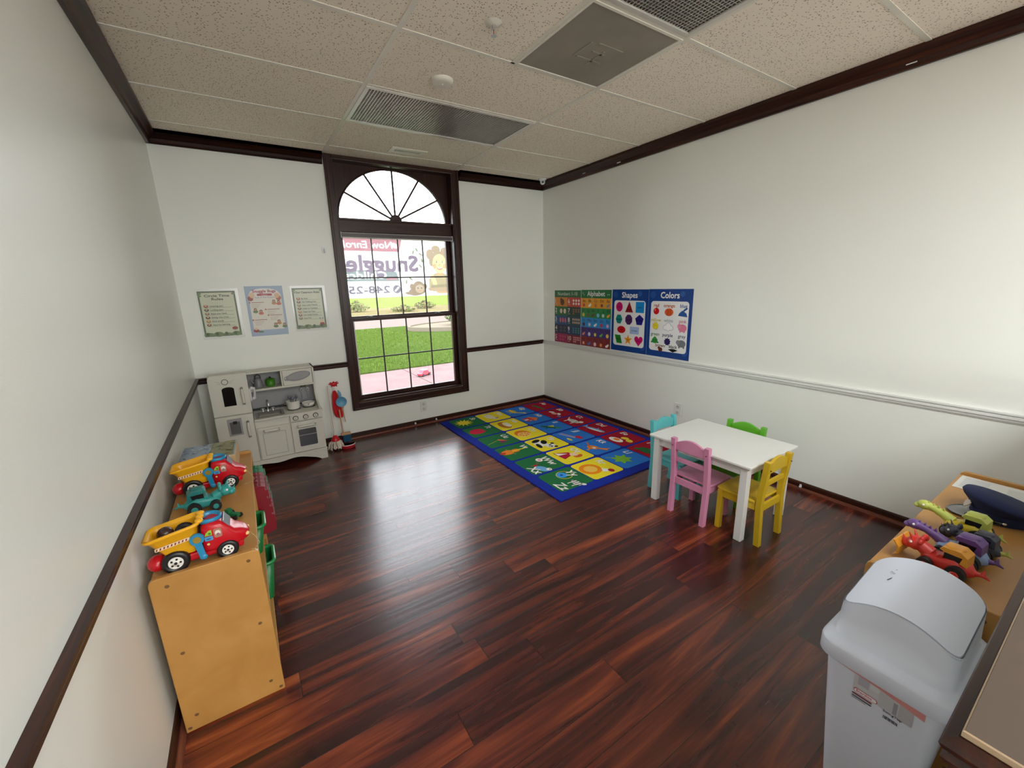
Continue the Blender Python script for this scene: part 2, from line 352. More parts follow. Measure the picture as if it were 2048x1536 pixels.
# ceiling tiles (fixture bays left open), grid
LOUV = [(1, 1), (1, 4)]     # (column, row) full 2x4 bays
b = MB()
ys = [0.0] + ROWS; ys = [y for y in ys if y > YB] + [YB]; xs = [0.0, 1.18, 1.18 + 1.2192, W]
for i in range(3):
    for j in range(len(ys) - 1):
        y1, y0 = ys[j], ys[j + 1]; x0, x1 = xs[i], xs[i + 1]
        if (i, j) in ((1, 2), (1, 5)): continue
        if (i, j) == (1, 4): x1 = 1.18 + 0.6096
        b.box((x0, y0, H), (x1, y1, H + 0.015), tile_m)
b.box((0, YB, H + 0.3), (W, 0, H + 0.32), M('plenum_grey', (90, 88, 84), 0.9))
ceil = struct(b.build('ceiling'))
b = MB()
for y in ROWS:
    if y > YB: b.box((0, y - 0.012, H - 0.003), (W, y + 0.012, H + 0.001), grid_m)
for x in (1.18, 1.18 + 1.2192): b.box((x - 0.012, YB, H - 0.0034), (x + 0.012, 0, H + 0.0008), grid_m)
b.box((1.18 + 0.6096 - 0.012, ROWS[4], H - 0.003), (1.18 + 0.6096 + 0.012, ROWS[3], H + 0.001), grid_m)
b.build('ceiling_grid', ceil)

# walls; window opening in wall_back
OX0, OX1, OZ0, OZ1 = 1.242, 2.385, 0.352, 2.567; WT = 0.18
def wallbox(a, c, name):
    q = MB(); q.box(a, c, wall_m); return struct(q.build(name))
wallbox((-0.12, YB, 0), (0, WT, H + 0.3), 'wall_left'); wallbox((W, YB, 0), (W + 0.12, WT, H + 0.3), 'wall_right')
b = MB()
b.box((0, 0, 0), (OX0, WT, H + 0.3), wall_m); b.box((OX1, 0, 0), (W, WT, H + 0.3), wall_m); b.box((OX0, 0, 0), (OX1, WT, OZ0), wall_m); b.box((OX0, 0, OZ1), (OX1, WT, H + 0.3), wall_m)
struct(b.build('wall_back'))
wallbox((-0.12, YB - 0.12, 0), (W + 0.12, YB, H + 0.3), 'wall_hall')
b = MB(); b.box((1.0, -4.33, 0), (W, -4.165, 0.93), wall_m); struct(b.build('wall_half'))
# crown, chair rail, base
crown_prof = [(0, 0), (0.018, 0), (0.024, 0.012), (0.03, 0.03), (0.05, 0.055), (0.06, 0.066), (0.06, 0.089), (0, 0.089)]  # (out, up from Hc)
HC = H - 0.089
def run_y(prof, side, y0, y1, z0, m, name):      # along y on side wall
    q = MB(); q.prism([((o if side < 0 else W - o), z0 + u) for o, u in (prof if side < 0 else prof[::-1])], y0, y1, m, 'y'); return q
def crown(name, kind, a0, a1, m):
    q = MB()
    if kind == 'L': q.prism([(o, HC + u) for o, u in crown_prof], a0, a1, m, 'y')
    elif kind == 'R': q.prism([(W - o, HC + u) for o, u in crown_prof][::-1], a0, a1, m, 'y')
    else:
        q.prism([(-o, HC + u) for o, u in crown_prof], a0, a1, m, 'x')
    return struct(q.build(name))
crown('trim_1', 'L', YB, 0, trim_y); tr2 = crown('trim_2', 'R', YB, 0, trim_y)
for y_, z_ in ((-3.218, .022), (-1.195, .02), (-.73, .03)):
    q = MB(); q.box((W - .031 - (.0 if z_ > .025 else -.003), y_ - .022, HC + z_ - .003), (W - .020, y_ + .022, HC + z_ + .0035), white_trim); q.build('paint_chip', tr2); crown('trim_3', 'B', 0, 1.165, trim_x); crown('trim_4', 'B', 2.462, W, trim_x)
rail_prof = [(0, 0), (0.008, 0), (0.012, 0.008), (0.012, 0.016), (0.02, 0.02), (0.02, 0.032), (0.014, 0.036), (0.024, 0.041), (0.024, 0.05), (0, 0.05)]
ZR = 0.727
q = MB(); q.prism([(o, ZR + u) for o, u in rail_prof], YB, 0, trim_y, 'y'); struct(q.build('trim_5'))
q = MB(); q.prism([(W - o, ZR + u) for o, u in rail_prof][::-1], YB, 0, white_trim, 'y'); struct(q.build('trim_6'))
q = MB(); q.prism([(-o, ZR + u) for o, u in rail_prof], 0, 1.18, trim_x, 'x'); struct(q.build('trim_7'))
q = MB(); q.prism([(-o, ZR + u) for o, u in rail_prof], 2.447, W - 0.024, trim_x, 'x'); struct(q.build('trim_8'))
base_prof = [(0, 0), (0.012, 0), (0.012, 0.046), (0.006, 0.054), (0, 0.054)]
qr = [(0.012, 0)] + [(0.012 + 0.017 * math.cos(R(a)), 0.017 * math.sin(R(a))) for a in range(0, 91, 15)]
def base(name, kind, a0, a1, m):
    q = MB()
    for prof, mm in ((base_prof, m), (qr, shoe_m)):
        if kind == 'L': q.prism([(o, u) for o, u in prof], a0, a1, mm, 'y')
        elif kind == 'R': q.prism([(W - o, u) for o, u in prof][::-1], a0, a1, mm, 'y')
        else: q.prism([(-o, u) for o, u in prof], a0, a1, mm, 'x')
    return struct(q.build(name))
base('baseboard_left', 'L', YB, 0, trim_y); base('baseboard_right', 'R', -4.165, 0, trim_y); base('baseboard_back', 'B', 0, W, trim_x)

# window -----------------------------------------------------------
win = sempty('window_1')
q = MB(); cw = 0.063
def casing_rect(q, x0, x1, z0, z1, y0, y1, m1, m2):
    q.box((x0 - cw, y0, z0 - cw), (x0, y1, z1 + 0.03), m2); q.box((x1, y0, z0 - cw), (x1 + cw, y1, z1 + 0.03), m2)
    q.box((x0, y0, z0 - cw), (x1, y1, z0), m1); q.box((x0, y0, z1), (x1, y1, z1 + 0.03), m1)
casing_rect(q, OX0, OX1, OZ0, OZ1, -0.018, 0.0, trim_x, trim_z)
q.box((OX0 - cw - 0.004, -0.028, OZ0 - cw - 0.004), (OX0 - cw + 0.016, 0, H), trim_z); q.box((OX1 + cw - 0.016, -0.028, OZ0 - cw - 0.004), (OX1 + cw + 0.004, 0, H), trim_z)
q.box((OX0 - cw, -0.028, OZ0 - cw - 0.004), (OX1 + cw, 0, OZ0 - cw + 0.016), trim_x)
q.build('window_casing', win, 0.004)
q = MB(); t = 0.012
q.box((OX0, -0.0, OZ0), (OX0 + t, WT, OZ1), trim_z); q.box((OX1 - t, 0, OZ0), (OX1, WT, OZ1), trim_z); q.box((OX0 + t, 0, OZ1 - 0.006), (OX1 - t, WT, OZ1), trim_x); q.box((OX0 + t, 0, OZ0), (OX1 - t, WT, OZ0 + 0.02), trim_x)
q.build('window_jamb', win)
q = MB(); q.box((OX0 + t, 0.045, 1.968), (OX1 - t, 0.15, 2.085), trim_x); q.box((OX0 + t, 0.035, 2.07), (OX1 - t, 0.05, 2.09), trim_x)
q.build('transom_rail', win, 0.003)
# spandrel with arched hole
AX, AA, AZ, AB = 1.806, 0.536, 2.094, 0.462
q = MB(); X0, X1, Z1 = OX0 + t, OX1 - t, OZ1 - 0.006; N = 40
arc = [(AX + AA * math.cos(math.pi * k / N), AZ + AB * math.sin(math.pi * k / N)) for k in range(N + 1)]
def edgept(p):
    dx, dz = p[0] - AX, p[1] - AZ
    s_ = 1e9
    if dx > 1e-6: s_ = min(s_, (X1 - AX) / dx)
    if dx < -1e-6: s_ = min(s_, (X0 - AX) / dx)
    if dz > 1e-6: s_ = min(s_, (Z1 - AZ) / dz)
    return (AX + dx * s_, AZ + dz * s_)
for k in range(N):
    a, b_ = arc[k], arc[k + 1]; ea, eb = edgept(a), edgept(b_)
    pts = [a, ea]
    for cn in ((X1, Z1), (X0, Z1)):
        if abs(ea[0] - cn[0]) < 1e-6 and abs(eb[1] - cn[1]) < 1e-6 and ea != eb and cn == (X1, Z1): pts.append(cn)
        if abs(ea[1] - cn[1]) < 1e-6 and abs(eb[0] - cn[0]) < 1e-6 and ea != eb and cn == (X0, Z1): pts.append(cn)
    pts += [eb, b_]
    q.prism(pts, 0.10, 0.15, trim_z, 'y')
q.build('arch_spandrel', win)
q = MB()
q.tube([(p[0], 0.102, p[1]) for p in arc], 0.009, trim_z)
for a in (30, 60, 90, 120, 150):
    e = (AX + AA * math.cos(R(a)), AZ + AB * math.sin(R(a))); q.tube([(AX, 0.112, AZ), (e[0], 0.112, e[1])], 0.0095, trim_z, 6)
q.cyl((AX, 0.095, AZ), (AX, 0.125, AZ), 0.06, 0.06, trim_z, 24); q.build('arch_muntins', win)
def pane(name, x0, x1, z0, z1, y):
    q = MB(); q.box((x0, y, z0), (x1, y + 0.004, z1), glass_m); q.build(name, win)
pane('arch_glass', OX0 + t, OX1 - t, 2.086, OZ1 - 0.007, 0.128)
mun = M('muntin_bronze', (52, 46, 44), 0.4)
def sash(name, x0, x1, z0, z1, gx0, gx1, gz0, gz1, y):
    q = MB()
    q.box((x0, y - 0.02, z0), (gx0, y + 0.02, z1), trim_z); q.box((gx1, y - 0.02, z0), (x1, y + 0.02, z1), trim_z)
    q.box((gx0, y - 0.02, z0), (gx1, y + 0.02, gz0), trim_x); q.box((gx0, y - 0.02, gz1), (gx1, y + 0.02, z1), trim_x)
    s_ = q.build(name, win, 0.003)
    m_ = MB()
    for k in (1, 2, 3):
        x = gx0 + (gx1 - gx0) * k / 4; m_.box((x - 0.0065, y - 0.012, gz0), (x + 0.0065, y - 0.004, gz1), mun)
    z = (gz0 + gz1) / 2; m_.box((gx0, y - 0.013, z - 0.0065), (gx1, y - 0.003, z + 0.0065), mun); m_.build('muntins', s_)
    g = MB(); g.box((gx0 - 0.004, y, gz0 - 0.004), (gx1 + 0.004, y + 0.004, gz1 + 0.004), glass_m); g.build('glass_pane', s_)
    return s_
sash('upper_sash', OX0 + t, OX1 - t, 1.16, 1.968, 1.290, 2.332, 1.192, 1.925, 0.135)
sash('lower_sash', OX0 + t, OX1 - t, OZ0 + 0.02, 1.176, 1.298, 2.336, 0.408, 1.146, 0.092)
q = MB()
for x in (1.45, 2.17): q.box((x - 0.03, 0.066, 1.176), (x + 0.03, 0.095, 1.182), black_p); q.cyl((x, 0.08, 1.182), (x, 0.08, 1.192), 0.009, 0.008, black_p, 10); q.box((x - 0.004, 0.055, 1.186), (x + 0.03, 0.082, 1.192), black_p)
q.build('sash_lock', win)
q = MB()
for x in (1.52, 2.12): q.box((x - 0.035, 0.06, 0.385), (x + 0.035, 0.072, 0.393), black_p)
q.build('sash_lift', win)
q = MB(); q.box((1.29, .068, .408), (1.299, .0722, 1.15), white_trim); q.build('sash_track', win)

# blind head rail
q = MB(); q.box((1.256, 0.02, 1.918), (2.37, 0.062, 1.962), M('headrail_grey', (196, 190, 186), 0.3)); q.box((1.262, 0.012, 1.924), (2.364, 0.02, 1.956), M('headrail_dark', (70, 62, 64), 0.35)); q.box((1.25, 0.018, 1.914), (1.264, 0.064, 1.966), white_p); q.box((2.362, 0.018, 1.914), (2.372, 0.064, 1.966), white_p)
tag(q.build('window_blind', None, 0.002), 'raised window blind showing only its slim grey head rail under the arched transom', 'blind')

# ================================================================ OUTSIDE
ZG = -0.12
pink = M('pink_concrete', (106, 88, 87), 0.9, noise=0.10, nscale=3, bump=0.1, spec=0)
road = M('pale_driveway', (98, 87, 82), 0.9, noise=0.05, spec=0); mulch = M('mulch_bed', (92, 84, 60), 0.95, spec=0, noise=0.35, nscale=14, bump=0.6, bscale=20)
q = MB(); q.box((-12, WT, ZG - 0.3), (30, 3.78, ZG), pink)
for x in (0.4, 2.9, 5.4): q.box((x - 0.006, 0.2, ZG), (x + 0.006, 3.78, ZG + 0.0015), M('joint_grey', (66, 54, 52), 0.9, spec=0))
q.box((-12, 2.0, ZG), (30, 2.012, ZG + 0.0015), M('joint_grey', (66, 54, 52), 0.9, spec=0))
struct(q.build('walkway'))
def blob(n, cx, cy, rx, ry, jit=0.0):
    return [(cx + rx * math.cos(2 * math.pi * k / n) * (1 + random.uniform(-jit, jit)), cy + ry * math.sin(2 * math.pi * k / n) * (1 + random.uniform(-jit, jit))) for k in range(n)]
q = MB(); q.box((-12, 3.78, ZG - 0.3), (30, 12.6, ZG + 0.02), grass_m); struct(q.build('lawn'))
q = MB(); q.box((-30, 12.6, ZG - 0.3), (60, 20.5, ZG), road); struct(q.build('driveway'))
q = MB(); q.box((-40, 20.5, ZG - 0.3), (80, 29, ZG + 0.02), mulch); struct(q.build('planting_strip'))
q = MB(); q.box((-60, 29, ZG - 0.3), (110, 90, ZG + 0.03), M('far_lawn_grass', (84, 98, 46), 0.95, spec=0, noise=0.25, nscale=1.2)); struct(q.build('far_lawn'))
# grass tufts
q = MB()
tuft = [M('grass_blade_light', (88, 104, 44), 0.9, spec=0), M('grass_blade_mid', (78, 94, 38), 0.9, spec=0), M('grass_blade_dark', (70, 86, 34), 0.9, spec=0)]
for k in range(9000):
    x = random.uniform(0.6, 9.5); y = random.uniform(3.8, 12.4) if random.random() > 0.25 else random.uniform(3.76, 5)
    if x > 1.2 + y * 0.62 + 2.2 or x < 0.0 + y * 0.25: continue
    if ((x - 8.3) / 3.1) ** 2 + ((y - 10.6) / 1.7) ** 2 < 1: continue
    if x > 5.2 and y > 8.7: continue
    h = random.uniform(0.02, 0.06) + 0.02; a = random.uniform(0, 6.28); w = 0.006 + 0.001 * y; dx, dy = math.cos(a) * w, math.sin(a) * w; lx, ly = random.uniform(-.02, .02), random.uniform(-.02, .02)
    q.add([(x - dx, y - dy, ZG + 0.015), (x + dx, y + dy, ZG + 0.015), (x + lx, y + ly, ZG + h)], [(0, 1, 2)], random.choice(tuft))
o = tag(q.build('grass_blades'), 'short green blades of grass standing on the lawn outside the window', 'grass'); o['kind'] = 'stuff'
# raised round bed with edging and shrubs
q = MB(); n_ = 32; cx, cy, rx, ry = 8.3, 10.6, 2.9, 1.5
q.loft([[(cx + (rx + d) * math.cos(6.2832 * k / n_), cy + (ry + d) * math.sin(6.2832 * k / n_), z) for k in range(n_)] for d, z in ((0, ZG), (0, ZG + 0.16), (-0.1, ZG + 0.16), (-0.1, ZG + 0.12))], M('edging_stone', (100, 92, 80), 0.9, spec=0), smooth=False)
tag(q.build('garden_bed_edging'), 'low curved stone edging around the planted bed on the lawn', 'garden bed')
leafm = [M('shrub_leaf_dark', (40, 54, 24), 0.8, spec=0), M('shrub_leaf_mid', (58, 74, 34), 0.8, spec=0), M('shrub_leaf_pale', (88, 102, 58), 0.8, spec=0)]
def shrub(name, x, y, z, r, h, n, label, cat='shrub', group=None, pal=leafm, ls=0.05):
    root = thing(name, label, cat, (x, y, z), 0, group)
    q = MB()
    for k in range(9):
        a = random.uniform(0, 6.28); rr = r * random.uniform(.3, .8); q.tube([(0, 0, 0), (rr * .4 * math.cos(a), rr * .4 * math.sin(a), h * .45), (rr * math.cos(a), rr * math.sin(a), h * random.uniform(.7, .95))], [0.014, 0.009, 0.003], M('shrub_bark', (92, 76, 58), 0.9), 5)
    q.build('stem', root)
    q = MB()
    for k in range(n):
        a = random.uniform(0, 6.28); t_ = random.random() ** 0.5; zz = random.uniform(0.12, 1) * h; prof = math.sin(min(1, zz / h * 1.15) * math.pi * .86 + .25); rr = r * t_ * max(.12, prof)
        c = Vector((rr * math.cos(a), rr * math.sin(a), zz)); d1 = Vector((random.uniform(-1, 1), random.uniform(-1, 1), random.uniform(-1, 1))).normalized() * ls; d2 = d1.orthogonal().normalized() * ls * .5
        q.add([c - d1, c + d2, c + d1, c - d2], [(0, 1, 2, 3)], random.choice(pal))
    q.build('foliage', root)
    return root
shrub('shrub', 7.35, 10.4, ZG + 0.12, 0.55, 0.85, 1500, 'loose green shrub in the stone edged bed, nearest the lower sash')
shrub('shrub', 9.0, 10.9, ZG + 0.12, 0.7, 0.6, 900, 'low spreading shrub in the stone edged bed, right of the upright shrub')
for k in range(9):
    shrub('hedge_plant', 4.5 + k * 2.4, 24.0 + (1.2 if k % 2 else -1.2), ZG + 0.02, 0.85, random.uniform(.35, .7), 260, 'low scrubby plant in the planting strip across the driveway, %s from the left' % ('first', 'second', 'third', 'fourth', 'fifth', 'sixth', 'seventh', 'eighth', 'ninth')[k], 'plant', 'scrubby plants across the driveway', [M('scrub_olive', (78, 76, 48), .9, spec=0), M('scrub_tan', (104, 92, 66), .9, spec=0), leafm[2]], 0.12)
# distant white van-like box seen by the banner's right lower corner
root = thing('parked_trailer', 'white box trailer parked far off beyond the banner', 'trailer', (24.5, 41.5, ZG + 0.03), 0.2)
q = MB(); q.box((-1.6, -0.9, 0.35), (1.6, 0.9, 1.75), M('trailer_white', (240, 240, 240), .4)); q.build('body', root, 0.05)
for x in (-0.9, 0.9):
    q = MB(); q.cyl((x, -0.95, 0.33), (x, -0.7, 0.33), 0.33, 0.33, dark_rub); q.build('wheel', root)
# toy ride car on the walk
root = thing('toy_car', 'small red and white toy car left on the pink walkway outside', 'toy car', (3.02, 2.92, ZG), 0.5)
q = MB(); q.prism([(-.13, .02), (.13, .02), (.14, .05), (.08, .07), (.05, .11), (-.06, .115), (-.1, .07), (-.14, .06)], -.05, .05, M('toy_red_out', (196, 52, 66), .4), 'y'); q.prism([(-.06, .07), (.05, .07), (.04, .116), (-.05, .12)], -.045, .045, M('toy_white_blue', (205, 210, 230), .4), 'y'); q.build('body', root, 0.008)
for x in (-.08, .08):
    for y in (-.05, .05):
        q = MB(); q.cyl((x, y - .012, .025), (x, y + .012, .025), .025, .025, dark_rub, 12); q.build('wheel', root)
# banner (hung outdoors, we see its back, so the print reads mirrored)
BY = 4.6; BXR = 4.46; BZ0, BZ1 = 1.265, 2.44; BW = 4.3
root = thing('banner', 'translucent outdoor banner seen from behind with mirrored lettering and smiling child', 'banner', (BXR - BW / 2, BY, ZG))
root_off = Vector(root.location)
q = MB(); bw = make_banner('banner_white', (206, 208, 202))
q.box((BXR - BW, BY - 0.001, BZ0), (BXR, BY + 0.001, BZ1), bw)
a = Art(q, (BXR, BY - 0.0012, BZ0), (-1, 0, 0), (0, 0, 1), .6, 'banner', make_banner); a.N = Vector((0, -1, 0)); a.step = 0.0008
BH = BZ1 - BZ0
RED, PUR, TEAL, GRY = (122, 88, 92), (88, 78, 90), (92, 102, 100), (84, 80, 90)
a.poly([(1.16, .90), (4.2, .92), (4.2, 1.16), (1.08, 1.16)], RED, 1); a.text('Now Enrolling', 1.29, .965, .19, (206, 200, 196), 2, slant=.1, width=1.25, bold=.006)
a.text('Snuggle', .78, .52, .44, PUR, 3, bold=0.026, width=1.45); a.text('Bugs', 2.42, .52, .44, PUR, 3, bold=0.026, width=1.0)
a.poly([(1.2, .32), (4.2, .34), (4.2, .54), (1.4, .54), (1.25, .50)], TEAL, 1); a.poly([(1.22, .34), (1.5, .34), (1.42, .40), (1.3, .40)], (124, 94, 98), 2)
a.text('Childcare', 1.46, .375, .2, (204, 208, 204), 3, bold=.008, width=1.1)
a.text('248-253-1100', 1.42, .09, .2, GRY, 3, bold=.01, width=1.66)
a.ell(1.27, .155, .085, .085, GRY, 1); a.line(1.23, .195, 1.31, .115, .035, (204, 204, 204), 2)
# leaves
for u, v, rt_ in ((.78, .95, 60), (.86, .9, 110), (.7, .86, 30), (.72, .62, 50), (.8, .55, 120), (.68, .74, 80), (.95, .36, 40), (1.05, .30, 100)):
    a.ell(u, v, .05, .017, (88, 98, 74), 2, rt_)
a.ell(1.24, 1.02, .07, .05, (214, 150, 160), 2, 30)
# smiling child
a.O = a.O + a.U * .05
SK, SK2, HR, TN = (160, 138, 104), (146, 118, 86), (116, 104, 86), (128, 112, 90)
a.ell(.24, .74, .2, .2, HR, 2); a.ell(.10, .93, .09, .085, HR, 2); a.ell(.30, .97, .10, .08, HR, 2); a.ell(.44, .86, .085, .11, HR, 2); a.ell(.42, .72, .05, .10, HR, 2)
a.poly([(.02, .1), (.5, .1), (.5, .34), (.40, .44), (.34, .47), (.14, .47), (.06, .42)], (122, 114, 88), 2); a.poly([(.06, .18), (.46, .16), (.46, .22), (.06, .24)], (108, 102, 80), 3)
a.ell(.23, .67, .165, .205, SK, 3); a.rect(.16, .42, .31, .54, SK2, 2.5); a.ell(.11, .62, .04, .05, SK2, 3.5); a.ell(.35, .62, .04, .05, SK2, 3.5)
for u in (.165, .295): a.ell(u, .705, .024, .014, (196, 190, 180), 4); a.ell(u, .705, .014, .014, (60, 42, 32), 5); a.ell(u, .74, .03, .006, HR, 4, 6 if u < .2 else -6)
a.ell(.23, .645, .026, .016, SK2, 4); a.ell(.23, .59, .07, .045, (150, 76, 62), 4, 0, 14, 180, 360); a.ell(.23, .586, .055, .018, (204, 202, 196), 5, 0, 14, 180, 360)
a.ell(.38, .30, .05, .16, SK, 3, -20); a.ell(.28, .12, .26, .045, TN, 3, 5); a.ell(.12, .08, .22, .04, (150, 118, 84), 2, -4)
# plain friendly monkey
a.O = a.O + a.U * .12
BRN = (104, 90, 74)
a.ell(.66, .10, .2, .09, BRN, 2, -8); a.ell(.62, .17, .14, .14, BRN, 3); a.ell(.77, .2, .05, .06, BRN, 3); a.ell(.48, .2, .05, .06, BRN, 3); a.line(.56, .30, .52, .36, .014, BRN, 3); a.line(.66, .30, .68, .37, .014, BRN, 3)
a.ell(.60, .15, .10, .09, (128, 118, 98), 4); a.ell(.56, .165, .012, .016, (50, 40, 34), 5); a.ell(.64, .165, .012, .016, (50, 40, 34), 5); a.ell(.60, .12, .035, .018, (150, 90, 76), 5, 0, 12, 180, 360)
a.ell(.84, .06, .09, .03, BRN, 2, 10)
for v_ in q.v: v_ -= root_off
q.build('banner_sheet', root)
q = MB()
for x in (BXR - 0.02, BXR - BW + 0.02):
    q2 = MB(); q2.cyl(Vector((x, BY + 0.03, ZG)) - root_off, Vector((x, BY + 0.03, BZ1 + 0.05)) - root_off, 0.018, 0.018, M('post_white', (236, 236, 234), .5), 10); q2.build('post', root)

# ================================================================ CEILING FIXTURES
def louver(y1, y0, label):
    x0, x1 = 1.18 + 0.014, 1.18 + 1.2192 - 0.014; y0 += 0.014; y1 -= 0.014
    root = thing('ceiling_light', label, 'ceiling light', (x0, y0, H)); off = Vector(root.location)
    q = MB(); hm = M('fixture_interior', (206, 202, 196), .3, metal=.3)
    q.box((x0, y0, H + 0.1), (x1, y1, H + 0.104), hm)
    for a_, c_ in (((x0, y0, H), (x0 + .004, y1, H + .1)), ((x1 - .004, y0, H), (x1, y1, H + .1)), ((x0, y0, H), (x1, y0 + .004, H + .1)), ((x0, y1 - .004, H), (x1, y1, H + .1))): q.box(a_, c_, hm)
    for v_ in q.v: v_ -= off
    q.build('housing', root)
    for yy in (y0 + .15, y1 - .15):
        q = MB(); q.cyl(Vector((x0 + .03, yy, H + .075)) - off, Vector((x1 - .03, yy, H + .075)) - off, .013, .013, M('fluorescent_tube', (236, 234, 226), .3), 12); q.build('tube', root)
    q = MB(); fm = M('fixture_frame', (216, 212, 204), .3, metal=.3); w_ = .022
    q.box((x0 - .004, y0 - .004, H - .006), (x1 + .004, y0 + w_, H + .004), fm); q.box((x0 - .004, y1 - w_, H - .006), (x1 + .004, y1 + .004, H + .004), fm)
    q.box((x0 - .004, y0 + w_, H - .006), (x0 + w_, y1 - w_, H + .004), fm); q.box((x1 - w_, y0 + w_, H - .006), (x1 + .004, y1 - w_, H + .004), fm)
    for v_ in q.v: v_ -= off
    q.build('frame', root, .002)
    q = MB(); n1 = 62; n2 = 30
    for k in range(1, n1):
        x = x0 + w_ + (x1 - x0 - 2 * w_) * k / n1; q.box((x - .0022, y0 + w_, H), (x + .0022, y1 - w_, H + .012), alu)
    for k in range(1, n2):
        y = y0 + w_ + (y1 - y0 - 2 * w_) * k / n2; q.box((x0 + w_, y - .0016, H + .001), (x1 - w_, y + .0016, H + .011), alu)
    for v_ in q.v: v_ -= off
    q.build('louver', root)
louver(ROWS[1], ROWS[2], 'long silver louvered ceiling light in the bay nearest the window')
louver(ROWS[4], ROWS[5], 'silver louvered ceiling light behind the square grey air panel, cut by the top edge')
x0, x1 = 1.18 + .6096 + .014, 1.18 + 1.2192 - .014; y0, y1 = ROWS[4] + .014, ROWS[3] - .014
root = thing('air_return_grille', 'square grey perforated air return panel with dusty cross marks', 'air vent', (x0, y0, H)); off = Vector(root.location)
m_, n, L, bs = node_mat('dusty_perforated', .6); t_ = n.new('ShaderNodeTexCoord'); nz = n.new('ShaderNodeTexNoise'); nz.inputs['Scale'].default_value = 3.2; nz.inputs['Detail'].default_value = 3; L.new(t_.outputs['Object'], nz.inputs['Vector'])
ck = n.new('ShaderNodeTexVoronoi'); ck.inputs['Scale'].default_value = 150; ck.inputs['Randomness'].default_value = 0; L.new(t_.outputs['Object'], ck.inputs['Vector'])
mx = n.new('ShaderNodeMixRGB'); L.new(math_n(n, L, 'LESS_THAN', ck.outputs['Distance'], .3), mx.inputs[0]); L.new(ramp(n, L, nz.outputs['Fac'], [(.3, (138, 131, 120)), (.7, (156, 148, 136))]), mx.inputs[1]); mx.inputs[2].default_value = lin((92, 86, 78)); L.new(mx.outputs[0], bs.inputs['Base Color'])
q = MB(); q.box((0, 0, -.002), (x1 - x0, y1 - y0, .004), m_); pw, ph = x1 - x0, y1 - y0; vm = M('vane_mark', (150, 144, 132), .6)
for (u, v, du, dv) in ((.40, .62, .16, .012), (.44, .38, .16, .012), (.36, .40, .012, .14), (.56, .46, .012, .14), (.47, .5, .08, .012)): q.box((u * pw, v * ph, -.0045), (u * pw + du, v * ph + dv, -.002), vm)
q.build('perforated_panel', root)
q = MB(); w_ = .01
q.box((-.004, -.004, -.006), (pw + .004, w_, .002), grid_m); q.box((-.004, ph - w_, -.006), (pw + .004, ph + .004, .002), grid_m); q.box((-.004, w_, -.006), (w_, ph - w_, .002), grid_m); q.box((pw - w_, w_, -.006), (pw + .004, ph - w_, .002), grid_m); q.build('frame', root)
# register
root = thing('air_register', 'small white slotted supply register in the ceiling above the window', 'air vent', (1.8, -.385, H))
q = MB(); q.box((-.155, -.075, -.006), (.155, -.032, 0), off_white); q.box((-.155, .032, -.006), (.155, .075, 0), off_white); q.box((-.155, -.032, -.006), (-.115, .032, 0), off_white); q.box((.115, -.032, -.006), (.155, .032, 0), off_white); q.build('face_plate', root, .002)
q = MB(); q.box((-.115, -.032, -.002), (.115, .032, -.0005), black_p)
for k in range(15):
    T = Matrix.Translation((-.105 + .015 * k, 0, -.004)) @ Matrix.Rotation(R(35), 4, 'Y'); q.box((-.0035, -.03, -.0012), (.0035, .03, .0012), off_white, T)
q.build('slats', root)
# speaker / detector disc
root = thing('smoke_detector', 'round white smoke detector on the ceiling tile beside the louvered light', 'smoke detector', (1.545, -1.709, H))
q = MB(); q.lathe([(0, -.022), (.04, -.022), (.056, -.018), (.062, -.008), (.063, 0)], off_white, 32); q.build('cover', root)
q = MB(); q.cyl((0, 0, -.0245), (0, 0, -.0215), .006, .006, M('led_white', (250, 250, 250), .2), 10); q.build('indicator', root)
# sprinkler
root = thing('fire_sprinkler', 'small ceiling sprinkler head with a round escutcheon near the top edge', 'sprinkler', (1.53, -2.31, H))
q = MB(); q.lathe([(.0, -.012), (.018, -.012), (.03, -.004), (.04, 0)], off_white, 24); q.build('escutcheon', root)
q = MB(); q.cyl((0, 0, -.01), (0, 0, -.028), .007, .006, silver, 10); q.tube([(.007, 0, -.026), (.014, 0, -.036), (.004, 0, -.05)], .0022, silver, 6); q.tube([(-.007, 0, -.026), (-.014, 0, -.036), (-.004, 0, -.05)], .0022, silver, 6)
q.cyl((0, 0, -.028), (0, 0, -.048), .002, .002, M('sprinkler_bulb', (150, 50, 40), .2), 8); q.build('frame', root)
q = MB(); q.cyl((0, 0, -.05), (0, 0, -.052), .014, .014, silver, 14); q.build('deflector', root)
# dome camera
root = thing('dome_camera', 'small white dome security camera at the ceiling corner above the posters', 'camera', (3.44, -.135, H))
q = MB(); q.lathe([(0, -.018), (.03, -.018), (.042, -.012), (.045, 0)], white_p, 24); q.ball((0, 0, -.03), .03, white_p); q.build('housing', root)
q = MB(); q.cyl((-.013, -.022, -.036), (-.0165, -.028, -.038), .012, .012, black_p, 14); q.build('lens', root)
q = MB(); q.tube([(.03, .01, -.006), (.06, -.02, -.012), (.08, .0, -.006), (.095, .02, -.004)], .0025, M('cable_grey', (96, 98, 88), .6), 6); q.build('cable', root)

